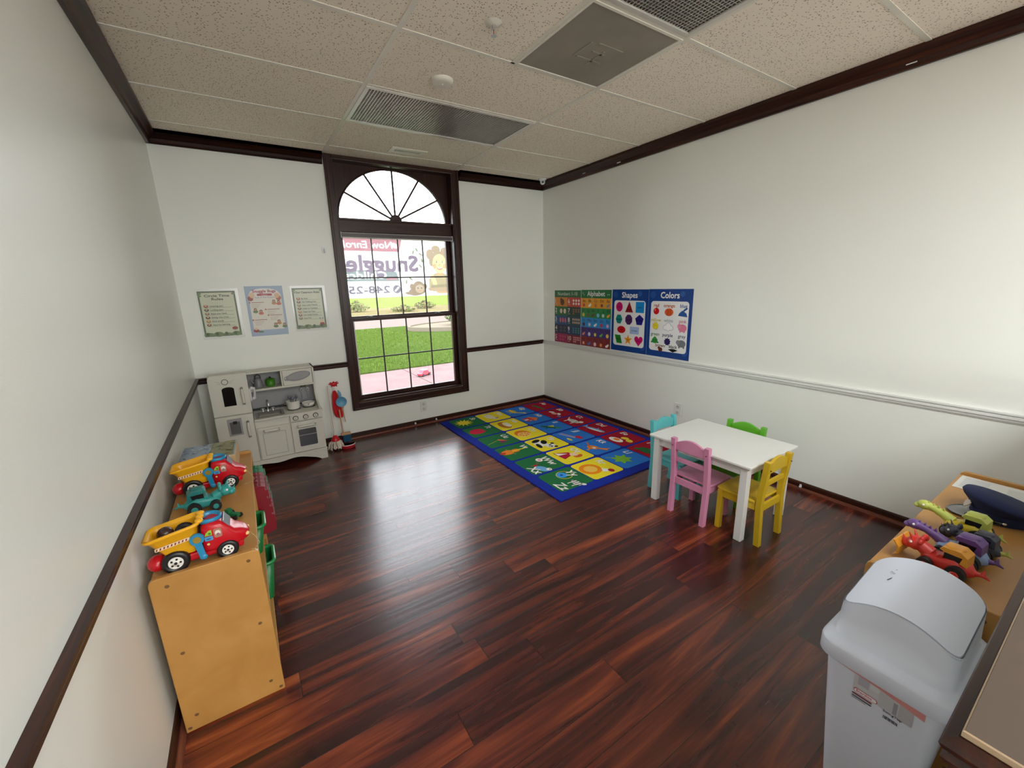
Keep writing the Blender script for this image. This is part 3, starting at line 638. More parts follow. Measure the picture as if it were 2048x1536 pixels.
# ================================================================ RUG
rugf = lambda nm, c: M(nm, c, 0.95, noise=0.10, nscale=220, bump=0.25, bscale=500, spec=0.15)
RX0, RY1, RL, RW = 2.04, -0.10, 2.065, 1.44
q = MB(); q.box((RX0, RY1 - RL, 0.0), (RX0 + RW, RY1, 0.009), rugf('rug_blue', (22, 44, 150)))
a = Art(q, (RX0, RY1, 0.009), (0, -1, 0), (1, 0, 0), prefix='rug', matf=rugf); a.step = 0.0005
KW, WH, YL, OR, RD, GN, BLU, PK = (22, 22, 24), (236, 234, 226), (236, 212, 50), (232, 130, 40), (190, 28, 48), (40, 120, 56), (60, 140, 214), (232, 120, 160)
cols = [((34, 108, 62), .085), ((238, 218, 44), .412), ((44, 118, 206), .742), ((158, 20, 44), 1.07)]
CWID, CLEN, PIT = .318, .302, .3312
letters = [['Ss', 'Tt', 'Uu', 'Vv', 'Ww', 'Yy'], ['Mm', 'Nn', 'Oo', 'Pp', 'Qq', 'Rr'], ['Gg', 'Hh', 'Ii', 'Jj', 'Kk', 'Ll'], ['Aa', 'Bb', 'Cc', 'Dd', 'Ee', 'Ff']]
def serif(t, u, v, s): a.text(t, u, v, s, WH, 4, slant=.22, bold=.003)
for ci, (c, v0) in enumerate(cols):
    for k in range(6):
        u0 = .022 + k * PIT; a.rrect(u0, v0, u0 + CLEN, v0 + CWID, .03, c, 1)
        L_ = letters[ci][k]
        if L_ in ('Ww', 'Yy'):
            serif(L_, u0 + .05, v0 + .225, .10); serif({'Ww': 'Xx', 'Yy': 'Zz'}[L_], u0 + .17 if L_ == 'Yy' else u0 + .16, v0 + .02, .11)
        else: serif(L_, u0 + (.05 if ci != 3 else .04), v0 + .235, .085)
        U, V = u0 + .15, v0 + .12
        if L_ == 'Ss': a.star(U, V, .11, .055, 12, (232, 214, 60), 2)
        elif L_ == 'Tt': a.ell(U, V - .01, .075, .085, (206, 34, 66), 2); a.star(U, V + .07, .035, .012, 5, GN, 3)
        elif L_ == 'Uu': a.line(U + .05, V - .1, U + .0, V + .04, .008, (150, 160, 60), 2); a.poly([(U - .02, V + .04), (U + .09, V + .03), (U + .06, V + .11)], (120, 40, 90), 3); a.poly([(U - .02, V + .04), (U + .02, V + .035), (U + .06, V + .11)], OR, 4)
        elif L_ == 'Vv': a.ell(U - .02, V - .05, .05, .06, OR, 2); a.ell(U - .02, V + .03, .035, .045, OR, 2); a.line(U - .02, V, U - .02, V + .16, .016, YL, 3); a.line(U - .09, V - .03, U + .05, V - .01, .006, (180, 160, 60), 3); a.ell(U - .02, V - .1, .02, .03, (196, 60, 40), 3)
        elif L_ == 'Ww': a.ell(U + .09, V + .0, .065, .038, (110, 170, 220), 2, 20); a.ell(U + .13, V + .04, .025, .022, WH, 3); a.ell(U + .135, V + .045, .007, .007, KW, 4); a.poly([(U + .03, V - .01), (U + .0, V + .02), (U + .0, V - .05)], RD, 3); a.ell(U - .06, V + .08, .035, .03, WH, 3); a.ell(U - .06, V + .08, .015, .012, PK, 4); a.star(U - .02, V + .03, .03, .01, 5, (90, 110, 60), 2)
        elif L_ == 'Yy':
            a.ell(U - .06, V + .05, .045, .045, (60, 150, 226), 3); a.ell(U - .06, V + .05, .012, .012, (20, 60, 130), 4); a.ring(U - .05, V + .07, .06, .066, (214, 196, 60), 3)
            a.ell(U + .1, V + .06, .05, .028, WH, 3)
            for z_ in range(4): a.line(U + .06 + z_ * .025, V + .035, U + .065 + z_ * .025, V + .085, .009, KW, 4)
            a.ell(U + .15, V + .09, .022, .015, WH, 3, 40); a.line(U + .07, V + .04, U + .07, V + .0, .008, WH, 3); a.line(U + .12, V + .04, U + .12, V + .0, .008, WH, 3)
        elif L_ == 'Mm': a.ell(U - .02, V, .085, .05, (226, 220, 200), 2); a.ell(U + .07, V + .03, .035, .03, (226, 220, 200), 3); a.ell(U + .06, V + .06, .02, .02, (170, 150, 130), 3); a.ell(U + .085, V + .035, .006, .006, KW, 4); a.line(U - .1, V, U - .13, V + .05, .008, (170, 150, 120), 2)
        elif L_ == 'Nn':
            a.ell(U, V - .01, .11, .06, (186, 120, 44), 2); a.ell(U, V + .015, .08, .035, (244, 222, 150), 3)
            for z_ in (-.04, 0, .04): a.ell(U + z_, V + .025, .022, .028, WH, 4)
        elif L_ == 'Oo':
            a.ell(U - .01, V, .09, .08, (224, 120, 30), 2); a.ell(U + .02, V, .066, .066, (250, 214, 130), 3)
            for z_ in range(8): a.poly([(U + .02 + .008 * math.cos(R(45 * z_)), V + .008 * math.sin(R(45 * z_))), (U + .02 + .055 * math.cos(R(45 * z_ - 16)), V + .055 * math.sin(R(45 * z_ - 16))), (U + .02 + .055 * math.cos(R(45 * z_ + 16)), V + .055 * math.sin(R(45 * z_ + 16)))], (236, 140, 40), 4)
        elif L_ == 'Pp':
            a.ell(U - .02, V - .02, .07, .06, WH, 2); a.ell(U - .09, V - .02, .03, .05, KW, 3, 20); a.ell(U + .02, V - .06, .055, .022, KW, 3, -10); a.ell(U - .03, V + .03, .05, .03, KW, 3, -30)
            a.ell(U + .075, V + .03, .05, .045, WH, 4); a.ell(U + .04, V + .075, .018, .018, KW, 5); a.ell(U + .12, V + .06, .018, .018, KW, 5); a.ell(U + .06, V + .035, .012, .015, KW, 5); a.ell(U + .095, V + .03, .012, .015, KW, 5); a.ell(U + .085, V + .01, .008, .006, KW, 5)
        elif L_ == 'Qq': a.poly([(U - .1, V - .07), (U + .06, V - .06), (U + .02, V + .05), (U - .04, V + .06)], (176, 30, 60), 2); a.poly([(U - .09, V - .06), (U - .03, V - .06), (U - .02, V + .03)], WH, 3); a.ell(U + .02, V + .07, .035, .04, (244, 206, 166), 3); a.ell(U + .06, V + .08, .035, .045, (206, 104, 36), 2); a.star(U + .03, V + .12, .035, .018, 5, (246, 216, 60), 4)
        elif L_ == 'Rr': a.ring(U - .01, V - .02, .055, .092, (236, 136, 30), 2); a.ell(U - .01, V - .02, .05, .05, (240, 190, 90), 1.6); a.poly([(U + .03, V + .06), (U + .08, V + .03), (U + .11, V + .08), (U + .07, V + .1)], WH, 3); a.ell(U + .1, V + .1, .028, .025, (176, 30, 40), 4)
        elif L_ == 'Gg': a.ell(U - .02, V - .01, .075, .03, (226, 196, 60), 2); a.line(U + .04, V, U + .1, V + .06, .022, (226, 196, 60), 2); a.ell(U + .11, V + .07, .025, .015, (226, 196, 60), 3); [a.line(U + d_, V, U + d_, V - .08, .01, (226, 196, 60), 2) for d_ in (-.07, -.03, .02)]; [a.ell(U + d_, V, .009, .009, (170, 110, 40), 4) for d_ in (-.06, -.03, 0, .03)]
        elif L_ == 'Hh': a.rect(U - .06, V - .08, U + .06, V + .01, (200, 60, 70), 2); a.poly([(U - .085, V + .01), (U + .085, V + .01), (U + .01, V + .09)], (226, 120, 50), 3); a.rect(U - .015, V - .08, U + .015, V - .03, WH, 3); a.rect(U + .03, V - .04, U + .05, V - .015, (120, 180, 230), 3)
        elif L_ == 'Ii': a.ell(U, V, .1, .026, (30, 96, 60), 2, 35); a.ell(U + .07, V + .06, .03, .022, (60, 140, 70), 3, 35); a.poly([(U - .03, V + .0), (U + .03, V + .04), (U - .02, V + .07)], (214, 206, 60), 3); a.line(U, V - .02, U + .03, V - .07, .012, (30, 96, 60), 2)
        elif L_ == 'Jj': a.line(U - .12, V - .05, U + .06, V + .01, .012, (190, 190, 200), 2); a.line(U - .12, V - .02, U + .06, V + .03, .01, (214, 150, 150), 3); a.ell(U + .07, V + .05, .045, .03, (190, 40, 60), 3); a.ell(U + .06, V - .06, .04, .016, (214, 204, 80), 3)
        elif L_ == 'Kk': a.ell(U, V - .02, .055, .04, (222, 126, 44), 2, 20); a.line(U + .03, V, U + .09, V + .03, .03, (222, 126, 44), 2); a.ell(U + .1, V + .04, .025, .018, (222, 126, 44), 3); a.line(U + .1, V + .05, U + .105, V + .09, .012, (222, 126, 44), 3); a.line(U - .03, V - .03, U - .12, V + .02, .014, (200, 104, 40), 2); a.line(U, V - .04, U + .02, V - .1, .02, (222, 126, 44), 2); a.ell(U + .02, V - .02, .018, .015, WH, 4)
        elif L_ == 'Ll': a.star(U, V, .095, .055, 7, (126, 184, 56), 2, 70); a.line(U - .06, V - .04, U - .1, V - .09, .01, (126, 160, 50), 2)
        elif L_ == 'Aa': a.ell(U, V, .1, .02, (50, 110, 60), 2, 5); a.poly([(U + .06, V), (U + .13, V + .03), (U + .12, V - .01)], (50, 110, 60), 3); a.line(U - .03, V, U - .04, V - .04, .012, (50, 110, 60), 2)
        elif L_ == 'Bb': a.ell(U, V, .04, .03, (226, 160, 150), 2); a.ell(U - .06, V + .01, .035, .02, WH, 3, 30); a.ell(U + .05, V + .03, .035, .02, WH, 3, -30); a.ell(U + .11, V - .02, .03, .015, (110, 140, 200), 3)
        elif L_ == 'Cc': a.ell(U, V, .085, .04, WH, 2); a.ell(U + .08, V + .035, .03, .028, WH, 3); [a.line(U + d_, V - .03, U + d_ + .01, V + .03, .01, KW, 4) for d_ in (-.05, -.02, .02, .05)]; [a.line(U + d_, V, U + d_, V - .08, .014, WH, 3) for d_ in (-.06, .04)]; a.line(U - .08, V, U - .12, V + .05, .01, WH, 3)
        elif L_ == 'Dd': a.ell(U, V, .12, .03, (120, 160, 210), 2, 8); a.ell(U + .01, V - .012, .09, .014, WH, 3, 8); a.poly([(U, V + .02), (U + .03, V + .02), (U - .01, V + .065)], (120, 160, 210), 3); a.poly([(U - .1, V - .01), (U - .15, V + .04), (U - .15, V - .04)], (120, 160, 210), 3)
        elif L_ == 'Ee': a.ell(U - .01, V - .04, .08, .045, WH, 2); a.ell(U - .01, V - .03, .035, .026, (236, 130, 40), 3); a.ell(U + .02, V + .05, .04, .03, (226, 200, 60), 3, 20); a.ell(U + .09, V + .03, .04, .03, (226, 200, 60), 3, -20)
        elif L_ == 'Ff': a.ell(U, V - .02, .08, .05, (40, 110, 60), 2); a.ell(U + .05, V + .03, .03, .025, (40, 110, 60), 3); a.ell(U + .06, V + .045, .01, .01, WH, 4); a.ell(U - .07, V - .05, .035, .018, (40, 110, 60), 3, 30)
rug = q.build('alphabet_rug', None)
tag(rug, 'blue bordered alphabet rug with picture squares in green, yellow, blue and red', 'rug')

# ================================================================ POSTERS, RIGHT WALL (u runs toward the camera = -y)
def poster(name, u0, z0, z1, wd_, label, rough, base, fn, x=W, kind='R'):
    q = MB()
    if kind == 'R':
        q.box((W - .0022, u0 - wd_, z0), (W - .0002, u0, z1), M('poster_stock_%s' % name + str(len(MC)), base, rough, noise=0.01))
        a = Art(q, (W - .0022, u0, z0), (0, -1, 0), (0, 0, 1), rough, name)
    else:
        if name != 'routine_sheet': q.box((u0 - .012, -.0012, z0 - .022), (u0 + wd_ + .022, -.0002, z1 + .02), M('laminate_margin', (226, 228, 224), .12, noise=.01))
        q.box((u0, -.0022, z0), (u0 + wd_, -.0002, z1), M('poster_stock_%s' % name + str(len(MC)), base, rough, noise=0.01))
        a = Art(q, (u0, -.0022, z0), (1, 0, 0), (0, 0, 1), rough, name)
    fn(a, wd_, z1 - z0)
    return tag(q.build(name), label, 'poster')
WHT, BLK = (240, 240, 240), (24, 24, 26)
def p_numbers(a, w, h):
    a.rect(0, .87 * h, w, h, (36, 104, 56)); a.text('Numbers 1-10', w / 2, .905 * h, .055, (214, 226, 214), 2, 'c', width=w * .74)
    cl = [(206, 126, 34), (196, 60, 46)], [(30, 100, 48), (18, 60, 44)], [(28, 76, 124), (24, 66, 74)], [(30, 34, 70), (18, 50, 96)], [(150, 26, 80), (120, 16, 40)]
    for r in range(5):
        for c in range(2):
            u0, u1 = c * w / 2, (c + 1) * w / 2; v1 = .87 * h * (5 - r) / 5; v0 = .87 * h * (4 - r) / 5; a.rect(u0, v0, u1, v1, cl[r][c]); nn = r + 1 + 5 * c
            a.text(str(nn), u0 + .012, v0 + .038, .072, (232, 228, 214), 2, bold=.001); a.rect(u0 + .014, v0 + .022, u0 + .05, v0 + .026, (210, 210, 200), 2)
            nc = {1: 1, 2: 2, 3: 3, 4: 2, 5: 3, 6: 3, 7: 3, 8: 4, 9: 3, 10: 4}[nn]; ic = [(92, 48, 20), (222, 200, 180), (214, 90, 110), (70, 78, 70), (190, 70, 110), (240, 226, 214), (150, 92, 60), (206, 170, 150), (60, 130, 130), (226, 160, 160)][nn - 1]
            if nn == 1: a.ell(u0 + .14, v0 + .05, .036, .036, ic, 2); a.ell(u0 + .12, v0 + .08, .018, .018, ic, 3)
            else:
                x0 = u0 + (.085 if nn < 10 else .105); sw = u1 - .012 - x0
                for k in range(nn):
                    rr = (nn + nc - 1) // nc; i, j = k % nc, k // nc; a.ell(x0 + sw * (i + .5) / nc, v0 + .088 - .07 * (j + .5) / rr, sw / nc * .34, .028 / rr, ic, 2)
def p_alpha(a, w, h):
    a.rect(0, .855 * h, w, h, (24, 112, 56)); a.text('Alphabet', w / 2, .895 * h, .07, WHT, 2, 'c', width=w * .58, bold=.002)
    for u in (.06, .1, .88, .93): a.ell(w * u, h * (.93 + .02 * math.sin(u * 40)), .006, .006, (200, 220, 200), 2)
    rows = [((232, 158, 30), ['Aa', 'Bb', 'Cc', 'Dd', 'Ee'], (90, 56, 16)), ((24, 134, 62), ['Ff', 'Gg', 'Hh', 'Ii', 'Jj', 'Kk'], (12, 56, 28)), ((20, 140, 214), ['Ll', 'Mm', 'Nn', 'Oo', 'Pp'], (10, 50, 96)), ((66, 40, 122), ['Qq', 'Rr', 'Ss', 'Tt', 'Uu'], (36, 20, 70)), ((132, 26, 34), ['Vv', 'Ww', 'Xx', 'Yy', 'Zz'], (80, 16, 22))]
    ics = [(214, 40, 34), (236, 236, 220), (200, 120, 40), (120, 60, 30), (130, 134, 150), (210, 190, 90), (120, 72, 40), (110, 60, 36), (120, 196, 230), (210, 216, 226), (232, 160, 60), (60, 40, 60), (220, 220, 220), (236, 236, 236), (196, 44, 70), (240, 160, 200), (230, 130, 120), (226, 220, 240), (240, 226, 60), (90, 190, 70), (240, 200, 90), (236, 160, 130), (70, 110, 200), (236, 200, 210), (232, 150, 60), (236, 236, 236)]
    k = 0
    for r, (c, ls, tcx) in enumerate(rows):
        v1 = .855 * h * (5 - r) / 5; v0 = .855 * h * (4 - r) / 5; a.rect(0, v0, w, v1, c)
        for i, t in enumerate(ls):
            u = w * (i + .5) / len(ls); a.text(t, u, v0 + .062, .042, tcx, 2, 'c', bold=.001); ic = ics[k % 26]; k += 1
            s = [0, 1, 2][k % 3]
            if s == 0: a.ell(u, v0 + .03, .02, .021, ic, 2)
            elif s == 1: a.star(u, v0 + .03, .024, .013, 6, ic, 2)
            else: a.ell(u - .004, v0 + .026, .021, .013, ic, 2, 20); a.ell(u + .014, v0 + .04, .01, .01, ic, 3)
def p_frame(a, w, h, title, tw):
    a.rect(0, 0, w, h, (24, 66, 140)); a.ell(w * .1, h * .92, .03, .03, (40, 84, 160), 1.5); a.ell(w * .78, h * .93, .024, .024, (44, 90, 166), 1.5); a.ell(w * .9, h * .1, .03, .03, (40, 84, 160), 1.5)
    a.rrect(.03, .055, w - .03, h - .105, .028, (238, 239, 240), 2); a.text(title, w / 2, h - .078, .075, WHT, 3, 'c', width=tw, bold=.003)
def p_shapes(a, w, h):
    p_frame(a, w, h, 'Shapes', .19)
    X = [w * .22, w * .5, w * .79]; Y = [.435, .315, .213, .118]
    a.ell(X[0], Y[0], .043, .047, (206, 24, 110), 3); a.poly([(X[1] - .05, Y[0] - .05), (X[1] + .05, Y[0] - .05), (X[1], Y[0] + .055)], (150, 22, 30), 3); a.rect(X[2] - .05, Y[0] - .05, X[2] + .05, Y[0] + .052, (20, 140, 214), 3)
    a.ngon(X[0], Y[1], .05, 6, (16, 134, 130), 3, 0, .88); a.ngon(X[1], Y[1], .052, 8, (80, 40, 104), 3, 22.5, .9); a.ngon(X[2], Y[1], .054, 5, (34, 36, 130), 3, 90, .98)
    a.ell(X[0] + .035, Y[2] + .0, .054, .036, (204, 22, 34), 3); a.rect(X[2] - .11, Y[2] - .032, X[2] + .0, Y[2] + .036, (150, 178, 224), 3); a.rect(X[2] - .104, Y[2] - .027, X[2] - .006, Y[2] + .031, (166, 192, 232), 4)
    a.poly([(X[0] - .05, Y[3] + .04), (X[0] + .025, Y[3] + .04), (X[0] + .05, Y[3] - .042), (X[0] - .02, Y[3] - .042)], (38, 136, 44), 3); a.star(X[1], Y[3], .055, .023, 5, (240, 160, 26), 3)
    hp = [(0, -.055)] + [(.052 * math.sin(t) ** 3 * 1.0, .0035 * (13 * math.cos(t) - 5 * math.cos(2 * t) - 2 * math.cos(3 * t) - math.cos(4 * t))) for t in [R(d_) for d_ in range(170, -171, -20)]]
    a.poly([(X[2] + u, Y[3] + v + .004) for u, v in hp[::-1]], (206, 22, 110), 3)
    for u, v, t in ((X[0], Y[0], 'circle'), (X[1], Y[0] - .02, 'triangle'), (X[2], Y[0], 'square'), (X[0], Y[1], 'hexagon'), (X[1], Y[1], 'octagon'), (X[2], Y[1], 'pentagon'), (X[0] + .035, Y[2], 'oval'), (X[2] - .055, Y[2], 'rectangle'), (X[0], Y[3], 'rhombus'), (X[1], Y[3], 'star'), (X[2], Y[3], 'heart')):
        a.text(t, u, v - .006, .02, (40, 16, 36), 6, 'c')
def p_colors(a, w, h):
    p_frame(a, w, h, 'Colors', .19)
    X = [w * .2, w * .5, w * .82]
    T_ = [[('red', (190, 40, 44)), ('orange', (196, 84, 40)), ('blue', (30, 84, 170))], [('yellow', (206, 196, 90)), ('white', (160, 172, 184)), ('pink', (196, 110, 140))], [('green', (60, 130, 70)), ('purple', (74, 56, 110)), ('grey', (104, 108, 112))]]
    for r in range(3):
        for c in range(3):
            t, cl = T_[r][c]; v = [.448, .318, .19][r]; a.text(t, X[c], v, .042, cl, 4, 'c', bold=.001)
    a.ell(X[0], .41, .031, .03, (204, 22, 32), 3); a.line(X[0], .43, X[0] + .01, .452, .005, (90, 60, 30), 5); a.ell(X[0] - .012, .42, .006, .009, (240, 130, 120), 4)
    a.ell(X[1], .405, .045, .034, (222, 90, 30), 3); a.ell(X[1] - .012, .405, .012, .032, (200, 74, 24), 4); a.ell(X[1] + .014, .405, .012, .032, (200, 74, 24), 4)
    a.poly([(X[2] - .05, .378), (X[2] + .04, .37), (X[2] + .03, .40), (X[2] - .01, .425), (X[2] - .04, .40)], (24, 84, 156), 3); a.line(X[2], .42, X[2] + .035, .445, .016, (24, 84, 156), 3)
    a.star(X[0], .277, .04, .027, 12, (226, 206, 30), 3); a.ell(X[0], .277, .024, .024, (240, 222, 50), 4); a.ell(X[0] - .008, .283, .003, .003, BLK, 5); a.ell(X[0] + .008, .283, .003, .003, BLK, 5)
    for (u, v, r_) in ((-.03, -.006, .02), (0, .01, .026), (.03, -.006, .02), (0, -.012, .022)):
        a.ell(X[1] + u, .275 + v, r_ + .0025, r_ + .0025, (120, 124, 130), 3)
    for (u, v, r_) in ((-.03, -.006, .02), (0, .01, .026), (.03, -.006, .02), (0, -.012, .022)): a.ell(X[1] + u, .275 + v, r_, r_, (246, 247, 248), 4)
    a.ell(X[2], .275, .042, .034, (226, 130, 160), 3); a.ell(X[2] - .03, .29, .02, .02, (232, 144, 172), 4); a.line(X[2] - .02, .25, X[2] - .02, .236, .01, (210, 110, 140), 3); a.line(X[2] + .02, .25, X[2] + .02, .236, .01, (210, 110, 140), 3)
    a.ell(X[0], .145, .032, .026, (46, 140, 60), 3); a.ell(X[0], .168, .016, .013, (60, 160, 72), 4); a.ell(X[0] - .03, .13, .014, .008, (46, 140, 60), 3); a.ell(X[0] + .03, .13, .014, .008, (46, 140, 60), 3)
    a.star(X[1], .145, .036, .028, 9, (44, 34, 92), 3)
    a.ell(X[2], .14, .042, .032, (122, 126, 132), 3); a.ell(X[2] - .034, .15, .02, .02, (136, 140, 146), 4); a.line(X[2] - .02, .12, X[2] - .02, .1, .014, (110, 114, 120), 3); a.line(X[2] + .024, .12, X[2] + .024, .1, .014, (110, 114, 120), 3)
    a.text('brown', w * .34, .092, .04, (112, 70, 44), 4, 'c', bold=.001); a.text('black', w * .64, .092, .04, (40, 40, 42), 4, 'c', bold=.001)
    a.ell(w * .35, .068, .022, .02, (110, 52, 34), 5); a.ell(w * .31, .082, .012, .012, (110, 52, 34), 5)
    a.poly([(w * .64 - .05, .078), (w * .64 - .015, .086), (w * .64 + .015, .086), (w * .64 + .05, .078), (w * .64 + .02, .064), (w * .64, .056), (w * .64 - .02, .064)], BLK, 5)
poster('numbers_poster', -.224, .776, 1.379, .458, 'numbers one to ten poster in the wall corner, two columns of coloured boxes', .3, (214, 218, 214), p_numbers)
poster('alphabet_poster', -.688, .779, 1.383, .448, 'green headed alphabet poster with rainbow bands of letters', .3, (214, 218, 214), p_alpha)
poster('shapes_poster', -1.146, .784, 1.386, .447, 'blue framed glossy poster of coloured geometric shapes', .13, (40, 70, 130), p_shapes)
poster('colors_poster', -1.597, .784, 1.388, .448, 'blue framed glossy poster naming colors, farthest from the corner', .13, (40, 70, 130), p_colors)

# ---- papers on the window wall
def sheet_rules(title, items, gr=(92, 104, 70)):
    def f(a, w, h):
        a.rect(0.004, .004, w - .004, h - .004, gr); a.rrect(.012, .014, w - .012, h - .012, .012, (204, 208, 184), 2)
        for u in (.0, .25, .5, .75): a.ell(w * (u + .12), .016, .035, .016 + .006 * math.sin(u * 9), (110, 130, 84), 3); a.ell(w * (u + .08), .02, .012, .014, (70, 92, 52), 4)
        for u, v in ((.06, .95), (.94, .94), (.05, .9)): a.ell(w * u, h * v, .012, .008, (112, 132, 90), 3)
        y = h - .045
        for t in title: a.text(t, w / 2, y, .026 if len(title) > 1 else .024, (44, 36, 26), 4, 'c', bold=.0012, width=min(w * .66, len(t) * .0155) if len(title) > 1 else w * .78); y -= .026
        n = len(items); y0 = y - .01; st = (y0 - .075) / n
        for k, t in enumerate(items):
            v = y0 - st * k; a.rect(.03, v - st * .78, w - .03, v - st * .70, (126, 132, 104), 3); a.ell(.042, v - st * .35, .016, st * .36, [(150, 80, 50), (60, 50, 44), (130, 110, 96), (80, 58, 40), (176, 130, 66), (120, 80, 60), (100, 110, 80)][k % 7], 4)
            a.ell(.042, v - st * .25, .008, st * .18, (222, 178, 140), 5); a.text(t, .066, v - st * .55, .0165, (56, 46, 34), 4, bold=.0006)
        a.ell(w - .04, .06, .02, .014, (140, 66, 44), 4) if len(title) > 1 else (a.ell(w - .035, .035, .02, .016, (150, 50, 44), 4), a.ell(w - .035, .06, .011, .014, (220, 190, 150), 5), a.line(w - .045, .075, w - .05, .095, .004, (60, 60, 50), 5), a.line(w - .028, .075, w - .022, .095, .004, (60, 60, 50), 5))
    return f
def p_prog(a, w, h):
    a.rect(.003, .003, w - .003, h - .003, (158, 176, 200)); a.rrect(.022, .05, w - .018, h - .055, .02, (222, 218, 206), 2); a.ell(w / 2, h - .06, .11, .042, (228, 226, 222), 3)
    a.text('Snuggle Bugs', w / 2, h - .052, .032, (176, 50, 60), 5, 'c', width=.17, bold=.0018); a.rrect(w * .3, h - .08, w * .7, h - .062, .006, (168, 40, 48), 5); a.text('Childcare', w / 2, h - .077, .012, (240, 230, 220), 6, 'c')
    a.text('Rules & Daily Routine', w / 2, h - .098, .016, (80, 60, 60), 5, 'c')
    for u, v, c in ((.12, .1, (150, 60, 40)), (.86, .1, (176, 96, 50)), (.17, .075, (226, 190, 150)), (.82, .08, (220, 180, 140))): a.ell(w * u, h - v, .02, .022, c, 4)
    for k, (u, v) in enumerate(((.06, .275), (.45, .215), (.5, .165), (.08, .13))):
        a.rrect(w * u, v, w * u + .012, v + .012, .003, (170, 90, 70), 5); a.rect(w * u + .018, v + .003, w * u + .11, v + .008, (150, 90, 80), 5)
        for j in range(1, 4): a.rect(w * u + .018, v - .012 * j, w * u + .095 - .01 * j, v - .012 * j + .003, (176, 150, 140), 5)
    for u, v in ((.72, .27), (.85, .265), (.2, .205), (.34, .19), (.68, .075), (.78, .1), (.92, .07)):
        a.ell(w * u, v, .019, .012, [(180, 130, 70), (196, 90, 70), (90, 120, 70)][int(u * 100) % 3], 5); a.ell(w * u, v + .018, .012, .012, (92, 54, 34), 6); a.ell(w * u, v + .016, .008, .008, (206, 150, 110), 7)
    a.ell(w * .14, .045, .022, .014, (140, 36, 34), 6); a.ell(w * .14, .062, .011, .011, (222, 190, 150), 7); a.ell(w * .26, .035, .02, .008, (90, 120, 70), 6)
poster('rules_sheet', .119, 1.106, 1.467, .252, 'circle time rules sheet with a green leafy border, nearest the left corner', .35, (70, 84, 54), sheet_rules(['Circle Time', 'Rules'], ['Listening ears', 'Looking eyes', 'Raise your hand', 'Sitting criss cross', 'Kind words', 'Have fun learning']), kind='B')
poster('routine_sheet', .44, 1.084, 1.499, .279, 'pale blue childcare routine sheet with red heading, middle one of three', .35, (140, 158, 184), p_prog, kind='B')
poster('classroom_rules_sheet', .790, 1.119, 1.475, .247, 'green bordered classroom rules sheet nearest the window, in a clear laminate', .3, (70, 84, 54), sheet_rules(['Our Classroom Rules'], ['Be Kind', 'Use Walking Feet', 'Share with Friends', 'Listen to Teachers', 'Clean Up Toys', 'Use Inside Voices', 'Have Fun']), kind='B')

# small wall things
def outlet(loc, rot, label):
    root = thing('wall_outlet', label, 'outlet', loc, rot)
    q = MB(); q.prism([(p[0], p[1]) for p in rring(-.036, .036, -.058, .058, .004, 0, 3)], -.006, 0, M('outlet_white', (222, 222, 218), .35), 'y'); q.build('cover_plate', root, .0015)
    for z in (-.026, .026):
        q = MB(); q.prism([(p[0], p[1] + z) for p in rring(-.0165, .0165, -.016, .016, .012, 0, 4)], -.0085, -.005, M('receptacle_white', (205, 205, 200), .3), 'y')
        for x in (-.006, .006): q.box((x - .0012, -.009, z - .002), (x + .0012, -.0084, z + .008), black_p)
        q.cyl((0, -.009, z - .009), (0, -.0084, z - .009), .0024, .0024, black_p, 8); q.build('socket', root)
outlet((1.903, 0, .195), 0, 'white electrical outlet under the window, above the baseboard')
outlet((W, -1.978, .335), R(-90), 'white electrical outlet on the right wall behind the aqua chair')
root = thing('wall_hook', 'small white adhesive hook on the wall left of the window', 'hook', (1.096, 0, 1.80))
q = MB(); q.prism([(p[0], p[1]) for p in rring(-.02, .02, -.028, .028, .014, 0, 4)], -.005, 0, white_p, 'y'); q.build('mount', root, .001)
q = MB(); q.tube([(0, -.004, .008), (0, -.02, .002), (0, -.026, -.014), (0, -.02, -.022), (0, -.012, -.02)], .0045, white_p, 8); q.build('hook', root)
for i, (x, y, lb) in enumerate(((W - .014, -3.01, 'tiny white cable clip on the right baseboard beyond the white table'), (1.79, -.014, 'tiny pale clip on the baseboard below the window outlet'), (2.03, -.014, 'tiny pale clip on the baseboard at the rug corner'))):
    q = MB(); q.box((-.008, -.006, 0), (.008, .006, .012), white_p); q.cyl((0, 0, .012), (0, 0, .02), .005, .007, white_p, 8)
    o = q.build('cable_clip'); o.location = (x - (.012 if i == 0 else 0), y - (0 if i == 0 else .012), .022); tag(o, lb, 'clip')

# ================================================================ TABLE AND CHAIRS
tw = M('table_white', (226, 227, 224), .35, noise=.01)
TX0, TX1, TY0, TY1, TH = 2.566, 3.104, -3.122, -2.458, .47
root = thing('play_table', "white rectangular children's table with four square legs", 'table', ((TX0 + TX1) / 2, (TY0 + TY1) / 2, 0)); dx, dy = (TX1 - TX0) / 2, (TY1 - TY0) / 2
q = MB(); q.box((-dx, -dy, TH - .014), (dx, dy, TH), tw); q.build('tabletop', root, .003)
q = MB(); i_ = .028
q.box((-dx + i_, -dy + .06, TH - .07), (-dx + i_ + .014, dy - .06, TH - .014), tw); q.box((dx - i_ - .014, -dy + .06, TH - .07), (dx - i_, dy - .06, TH - .014), tw)
q.box((-dx + .06, -dy + i_, TH - .07), (dx - .06, -dy + i_ + .014, TH - .014), tw); q.box((-dx + .06, dy - i_ - .014, TH - .07), (dx - .06, dy - i_, TH - .014), tw); q.build('apron', root, .001)
for sx_ in (-1, 1):
    for sy in (-1, 1):
        q = MB(); x, y = sx_ * (dx - .042), sy * (dy - .042); q.box((x - .021, y - .021, 0), (x + .021, y + .021, TH - .014), tw); q.build('leg', root, .003)
